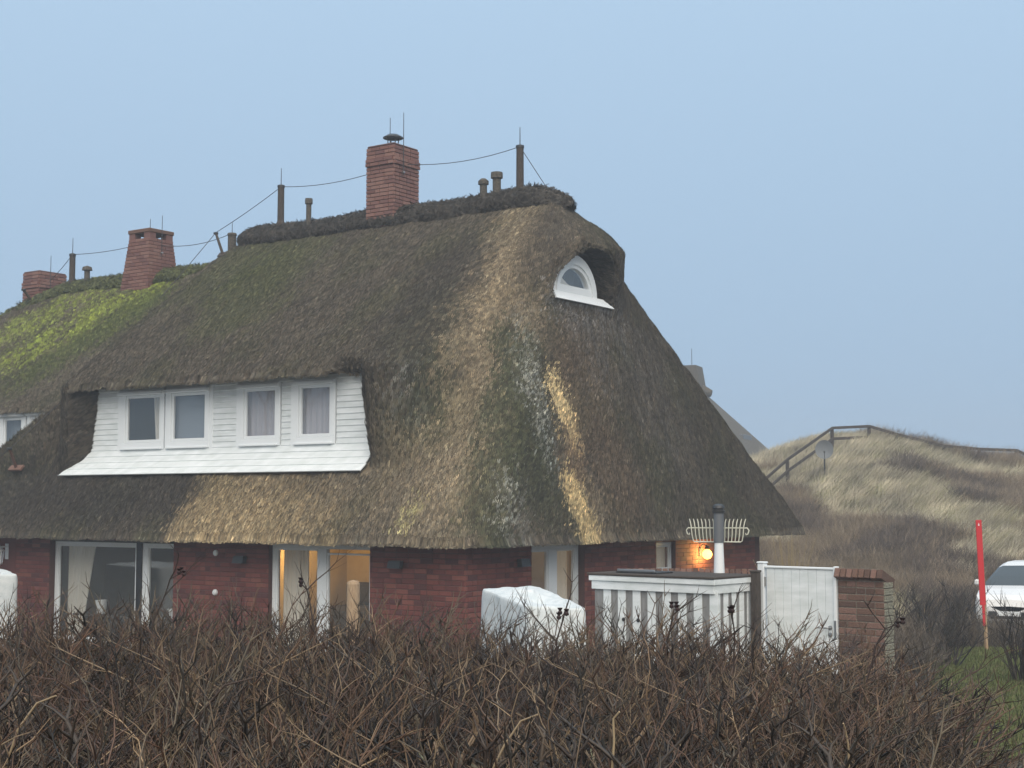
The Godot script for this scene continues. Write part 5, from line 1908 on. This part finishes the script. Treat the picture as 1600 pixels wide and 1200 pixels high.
# ---------------------------------------------------------------- dune
func dune_things() -> void:
	# marram grass and brushwood cover the dune
	var marram := Geo.new()
	for i in 60:
		var v := rnd(0.75, 1.25)
		marram.col = Color(v, v, v * rnd(0.9, 1.05))
		var a := rng.randf() * TAU
		var lean := rnd(0.1, 0.6)
		var o := Vector3(cos(a), 0, sin(a))
		var bend := o * lean + Vector3(0.32, 0, 0.05)
		var h := rnd(0.4, 0.8)
		var p0 := Vector3(rnd(-0.16, 0.16), -0.03, rnd(-0.16, 0.16))
		var p1 := p0 + Vector3.UP * h * 0.6 + bend * h * 0.35
		var p2 := p0 + Vector3.UP * h * 0.92 + bend * h * 1.0
		var w := Vector3(-o.z, 0, o.x) * 0.008
		var nn := (Vector3.UP * 0.6 + Vector3(o.x, 0, o.z) * 0.5 + Vector3(0, 0, 0.4)).normalized()
		marram.tri3(p0 - w, p0 + w, p1 + w * 0.8, nn, nn, nn)
		marram.tri3(p0 - w, p1 + w * 0.8, p1 - w * 0.8, nn, nn, nn)
		marram.tri3(p1 - w * 0.8, p1 + w * 0.8, p2, nn, nn, nn)
	var brush := bare_bush(14, 0.8, 0.5, [Color(1, 1, 1), Color(0.7, 0.7, 0.7), Color(1.3, 1.25, 1.15)], 0.012, 2, 3)
	var gx := []
	var gc := []
	var bx_ := []
	var bc := []
	for i in 40000:
		var z := rnd(-66.0, -35.5)
		var x := rnd(2.0, 30.0)
		if x / -z > 0.40 or x / -z < 0.11:
			continue
		var t := (-z - 36.0) / 24.0
		var nz := noise2.get_noise_2d(x * 14.0 + 300.0, z * 14.0)
		var y := dune_y(x, z)
		var grassy := t + nz * 1.3 - 0.28 * sstep(13.0, 19.0, x) > 0.5
		var b := Basis(Vector3.UP, rnd(-0.7, 0.7)).scaled(Vector3.ONE * rnd(0.7, 1.35))
		if grassy:
			gx.append(Transform3D(b, Vector3(x, y, z)))
			var k := rnd(0.75, 1.2) * (1.0 + 0.9 * noise2.get_noise_2d(x * 60.0, z * 60.0 + 500.0))
			gc.append(Color(0.44, 0.395, 0.30) * k if rng.randf() < 0.8 else Color(0.26, 0.25, 0.14) * k)
		elif rng.randf() < 0.75:
			if rng.randf() < 0.38:
				gx.append(Transform3D(b, Vector3(x, y, z)))
				gc.append(Color(0.40, 0.31, 0.19) * rnd(0.6, 1.2))
			bx_.append(Transform3D(Basis(Vector3.UP, rng.randf() * TAU).scaled(Vector3(1.0, rnd(0.6, 1.2), 1.0)), Vector3(x, y, z)))
			var k := rnd(0.7, 1.4)
			var scrub := noise2.get_noise_2d(x * 22.0 + 900.0, z * 22.0) > 0.02
			bc.append((Color(0.13, 0.10, 0.082) if scrub and rng.randf() < 0.8 else Color(0.30, 0.235, 0.165)) * k)
	var mg := scatter("marram_grass", marram.mesh(), M.blade, gx, gc, self)
	tag(mg, "pale wind-blown marram grass over the dune", "grass")
	var bs := scatter("dune_brush", brush, M.twig, bx_, bc, self)
	tag(bs, "brown leafless brushwood over the lower dune", "brushwood")

	# handrail fence along the crest
	var fn := thing("dune_fence", "dark wooden handrail fence along the crest of the dune", "fence")
	var tops := [Vector3(8.57, 3.32, -52), Vector3(10.09, 4.37, -54), Vector3(12.4, 5.67, -57), Vector3(14.08, 5.79, -58), Vector3(15.14, 5.47, -58), Vector3(17.02, 5.01, -58), Vector3(18.4, 4.89, -58), Vector3(19.86, 4.84, -58), Vector3(20.43, 4.36, -57)]
	for i in tops.size():
		var p: Vector3 = tops[i]
		var g := Geo.new()
		g.span(Vector3(p.x - 0.06, minf(dune_y(p.x, p.z) - 0.3, p.y - 1.1), p.z - 0.06), Vector3(p.x + 0.06, p.y - 0.03, p.z + 0.06), 0.01)
		part("post", g, M.dark_wood, fn)
		if i > 0:
			for dy in [0.0, -0.42]:
				var r := Geo.new()
				r.beam(tops[i - 1] + Vector3(0, dy, 0.08), p + Vector3(0, dy, 0.08), 0.05, 0.11, 0.008)
				part("rail", r, M.dark_wood, fn)
	# satellite dish on the slope
	var sd := thing("satellite_dish", "round grey satellite dish on a mast on the dune", "satellite dish", rot(-12.0, Vector3(11.24, 0, -53.0)))
	sd.position.y = 4.70
	var dg := Geo.new()
	for k in 6:
		var r0 := 0.325 * k / 6.0
		var r1 := 0.325 * (k + 1) / 6.0
		for j in 24:
			var a0 := TAU * j / 24
			var a1 := TAU * (j + 1) / 24
			var f := func(r: float, a: float) -> Vector3:
				return Vector3(cos(a) * r, sin(a) * r * 1.05, r * r * 0.7 - 0.05)
			dg.quad(f.call(r0, a0), f.call(r1, a0), f.call(r1, a1), f.call(r0, a1), Vector3(0, 0, 1))
	part("dish", dg, M.dish, sd)
	var arm := Geo.new()
	arm.tube([Vector3(0, -0.3, 0.02), Vector3(0, -0.12, 0.32)], [0.012, 0.012], 5)
	arm.bx(Vector3(0, -0.1, 0.34), Vector3(0.06, 0.06, 0.1), 0.01)
	part("feed_arm", arm, M.dark_metal, sd)
	var ms := Geo.new()
	ms.tube([Vector3(0, -1.3, -0.1), Vector3(0, 0.05, -0.1)], [0.03, 0.03], 8)
	part("mast", ms, M.dark_metal, sd)

	# thatched house far behind in the haze
	var fh := thing("distant_house", "hazy thatched house with a broad chimney beyond the roof's right edge", "house", rot(-20.0, Vector3(8.6, 0, -82.0)))
	var wl := Geo.new()
	wl.span(Vector3(-5.5, 0, -5), Vector3(4.3, 5.6, 3.4))
	part("wall", wl, M.brick4, fh)
	var rf := Geo.new()
	var e4 := [Vector3(-7, 5.0, 4.5), Vector3(5.6, 5.0, 4.5), Vector3(5.6, 5.0, -6), Vector3(-7, 5.0, -6)]
	var ra := Vector3(-4.0, 9.0, -0.8)
	var rb := Vector3(1.9, 9.0, -0.8)
	rf.quad(e4[0], e4[1], rb, ra, Vector3(0, 1, 1))
	rf.tri(e4[1], e4[2], rb, Vector3(1, 1, 0))
	rf.quad(e4[2], e4[3], ra, rb, Vector3(0, 1, -1))
	rf.tri(e4[3], e4[0], ra, Vector3(-1, 1, 0))
	rf.quad(e4[0], e4[1], e4[2], e4[3], Vector3.DOWN)
	part("roof", rf, M.far_roof, fh)
	var rr := Geo.new()
	rr.tube([ra + Vector3.LEFT * 0.4, ra, rb, rb + Vector3(0.5, -0.15, 0)], [0.2, 0.4, 0.4, 0.2], 8)
	part("ridge_roll", rr, M.far_roof, fh)
	var fc := Geo.new()
	fc.slab([Vector3(0.1, 8.3, 0.1), Vector3(2.1, 8.3, 0.1), Vector3(1.75, 10.4, 0.1), Vector3(0.4, 10.4, 0.1)], Vector3(0, 0, 1), 1.6)
	part("chimney", fc, M.far_roof, fh)
	var rod := Geo.new()
	rod.tube([Vector3(1.35, 10.4, -0.6), Vector3(1.35, 11.4, -0.6)], [0.02, 0.015], 5)
	part("rod", rod, M.wire, fh)
	var fw := Geo.new()
	fw.span(Vector3(3.2, 5.3, -1.8), Vector3(4.45, 6.5, 0.6), 0.02)
	part("gable_window", fw, M.lead, fh)

	# tall dry grass behind the gate
	var tg := thing("dry_grass_clump", "tall clump of dry grass behind the white gate", "grass clump", Transform3D(Basis(), Vector3(4.05, ground_y(4.05, -21.6), -21.6)))
	var cg := Geo.new()
	for i in 90:
		var a := rng.randf() * TAU
		var o := Vector3(cos(a), 0, sin(a) * 0.6)
		var h := rnd(1.2, 1.95)
		var lean := rnd(0.03, 0.32)
		var v := rnd(0.7, 1.2)
		cg.col = Color(0.40 * v, 0.31 * v, 0.17 * v)
		cg.tube([o * 0.07, Vector3.UP * h * 0.5 + o * lean * 0.55, Vector3.UP * h + o * lean * 1.7], [0.006, 0.005, 0.002], 3, false)
	part("stalks", cg, M.twig, tg)

# ---------------------------------------------------------------- the rose hedge in front
func hedge_right(d: float) -> float:
	return 1.25 + 0.24 * (d - 4.3)

func hedge_top(x: float, d: float) -> float:
	var u := x / d
	return 2.21 - 0.08 * sstep(-0.3, 0.05, u) - 0.10 * sstep(0.1, 0.25, u) - 0.3 * sstep(0.24, 0.34, u) + 0.05 * noise2.get_noise_2d(x * 60.0, d * 60.0)

func hedge() -> void:
	var h := thing("rose_hedge", "dense leafless rose hedge of brown thorny twigs across the whole foreground", "hedge")
	var browns := [Color(0.10, 0.064, 0.045), Color(0.14, 0.09, 0.06), Color(0.19, 0.13, 0.082), Color(0.05, 0.035, 0.028), Color(0.03, 0.023, 0.02), Color(0.25, 0.18, 0.112), Color(0.09, 0.052, 0.038), Color(0.13, 0.076, 0.052), Color(0.035, 0.027, 0.023), Color(0.11, 0.09, 0.063)]
	# bushes of fine young twigs, and old ones with thick crooked wood, some of it under lichen
	var old := [Color(0.06, 0.046, 0.036), Color(0.034, 0.027, 0.022), Color(0.02, 0.017, 0.015), Color(0.09, 0.067, 0.048), Color(0.20, 0.145, 0.092), Color(0.035, 0.029, 0.023), Color(0.075, 0.055, 0.04), Color(0.14, 0.15, 0.095), Color(0.025, 0.02, 0.017)]
	var n := 14
	var meshes := []
	for k in n:
		if k < 7:
			meshes.append(bare_bush(15, 0.95, 0.9, browns, 0.0094, 3, 4, 0.66, 0.5, 0.7))
		else:
			meshes.append(bare_bush(7, 0.9, 1.0, old, 0.018, 3, 5, 0.66, 0.6, 0.62))
	var xf := []
	var cl := []
	for k in n:
		xf.append([])
		cl.append([])
	var d := 3.0
	while d < 8.8:
		var x := -0.40 * d - 0.5
		while x < hedge_right(d):
			var px := x + rnd(-0.16, 0.16)
			var pd := d + rnd(-0.16, 0.16)
			var gy := ground_y(px, -pd)
			var top := hedge_top(px, pd) + rnd(-0.06, 0.06)
			if px > hedge_right(pd) - 0.45:
				top -= 0.25 * rng.randf()
			var s := top - gy
			var aged := rng.randf() < (0.6 if pd < 5.5 else 0.25)
			var k := (7 if aged else 0) + rng.randi() % 7
			xf[k].append(Transform3D(Basis(Vector3.UP, rng.randf() * TAU).scaled(Vector3(0.95, s * 0.97, 0.95)), Vector3(px, gy - 0.02, -pd)))
			var v := rnd(0.65, 1.25)
			cl[k].append(Color(v, v, v))
			x += 0.25
		d += 0.25
	for k in n:
		scatter("twigs" if k < 7 else "old_wood", meshes[k], M.twig, xf[k], cl[k], h)
	# single long canes that arch over the rest
	for c in [[-1.55, 4.3, 0.10, 0.12, 1], [-1.20, 4.6, 0.16, 0.2, 0], [-0.75, 4.8, -0.05, 0.15, 0], [-0.2, 4.4, 0.12, 0.1, 1], [0.35, 4.5, -0.1, 0.1, 1], [0.9, 4.8, 0.2, 0.1, 0], [1.2, 5.0, -0.15, 0.1, 1], [0.62, 6.4, 0.02, 0.05, 2], [1.0, 6.6, -0.04, 0.02, 2], [0.15, 6.2, 0.04, 0.0, 2], [-1.9, 7.5, 0.1, 0.1, 2], [1.5, 6.8, 0.1, 0.1, 2], [-0.9, 7.4, -0.1, 0.0, 2]]:
		var g := Geo.new()
		var v := rnd(0.8, 1.2)
		g.col = [Color(0.06, 0.04, 0.03), Color(0.38, 0.29, 0.18), Color(0.05, 0.035, 0.03)][c[4]] * v
		var p := Vector3(c[0], 1.3, -c[1])
		var pts := []
		var rr := []
		var hgt := hedge_top(c[0], c[1]) - 1.3 + (0.22 if c[4] == 2 else 0.04)
		for q in 8:
			var t := q / 7.0
			pts.append(p + Vector3(c[2] * t * 1.4 + c[3] * t * t, hgt * sin(t * PI * 0.5), rnd(-0.015, 0.015) + 0.1 * t) + Vector3(rnd(-0.01, 0.01), 0, 0))
			rr.append(lerpf(0.006, 0.0028, t))
		g.tube(pts, rr, 6)
		if c[4] == 2:
			for q in 3:
				limb(g, pts[4 + q], Vector3(rnd(-0.8, 0.8), 0.7, rnd(-0.5, 0.5)).normalized(), rnd(0.10, 0.2), 0.0035, 1, 4, [g.col])
		part("cane", g, M.twig, h)
		if c[4] == 2:
			for q in 3:
				var hp := Geo.new()
				hp.col = Color(0.035, 0.018, 0.016)
				var at: Vector3 = pts[7] + Vector3(rnd(-0.02, 0.02), rnd(-0.01, 0.015), rnd(-0.02, 0.02))
				hp.lathe(at, [Vector2(0.0, -0.010), Vector2(0.009, -0.005), Vector2(0.010, 0.003), Vector2(0.005, 0.009), Vector2(0.012, 0.02), Vector2(0.0, 0.012)], 8)
				part("rose_hip", hp, M.twig, h)
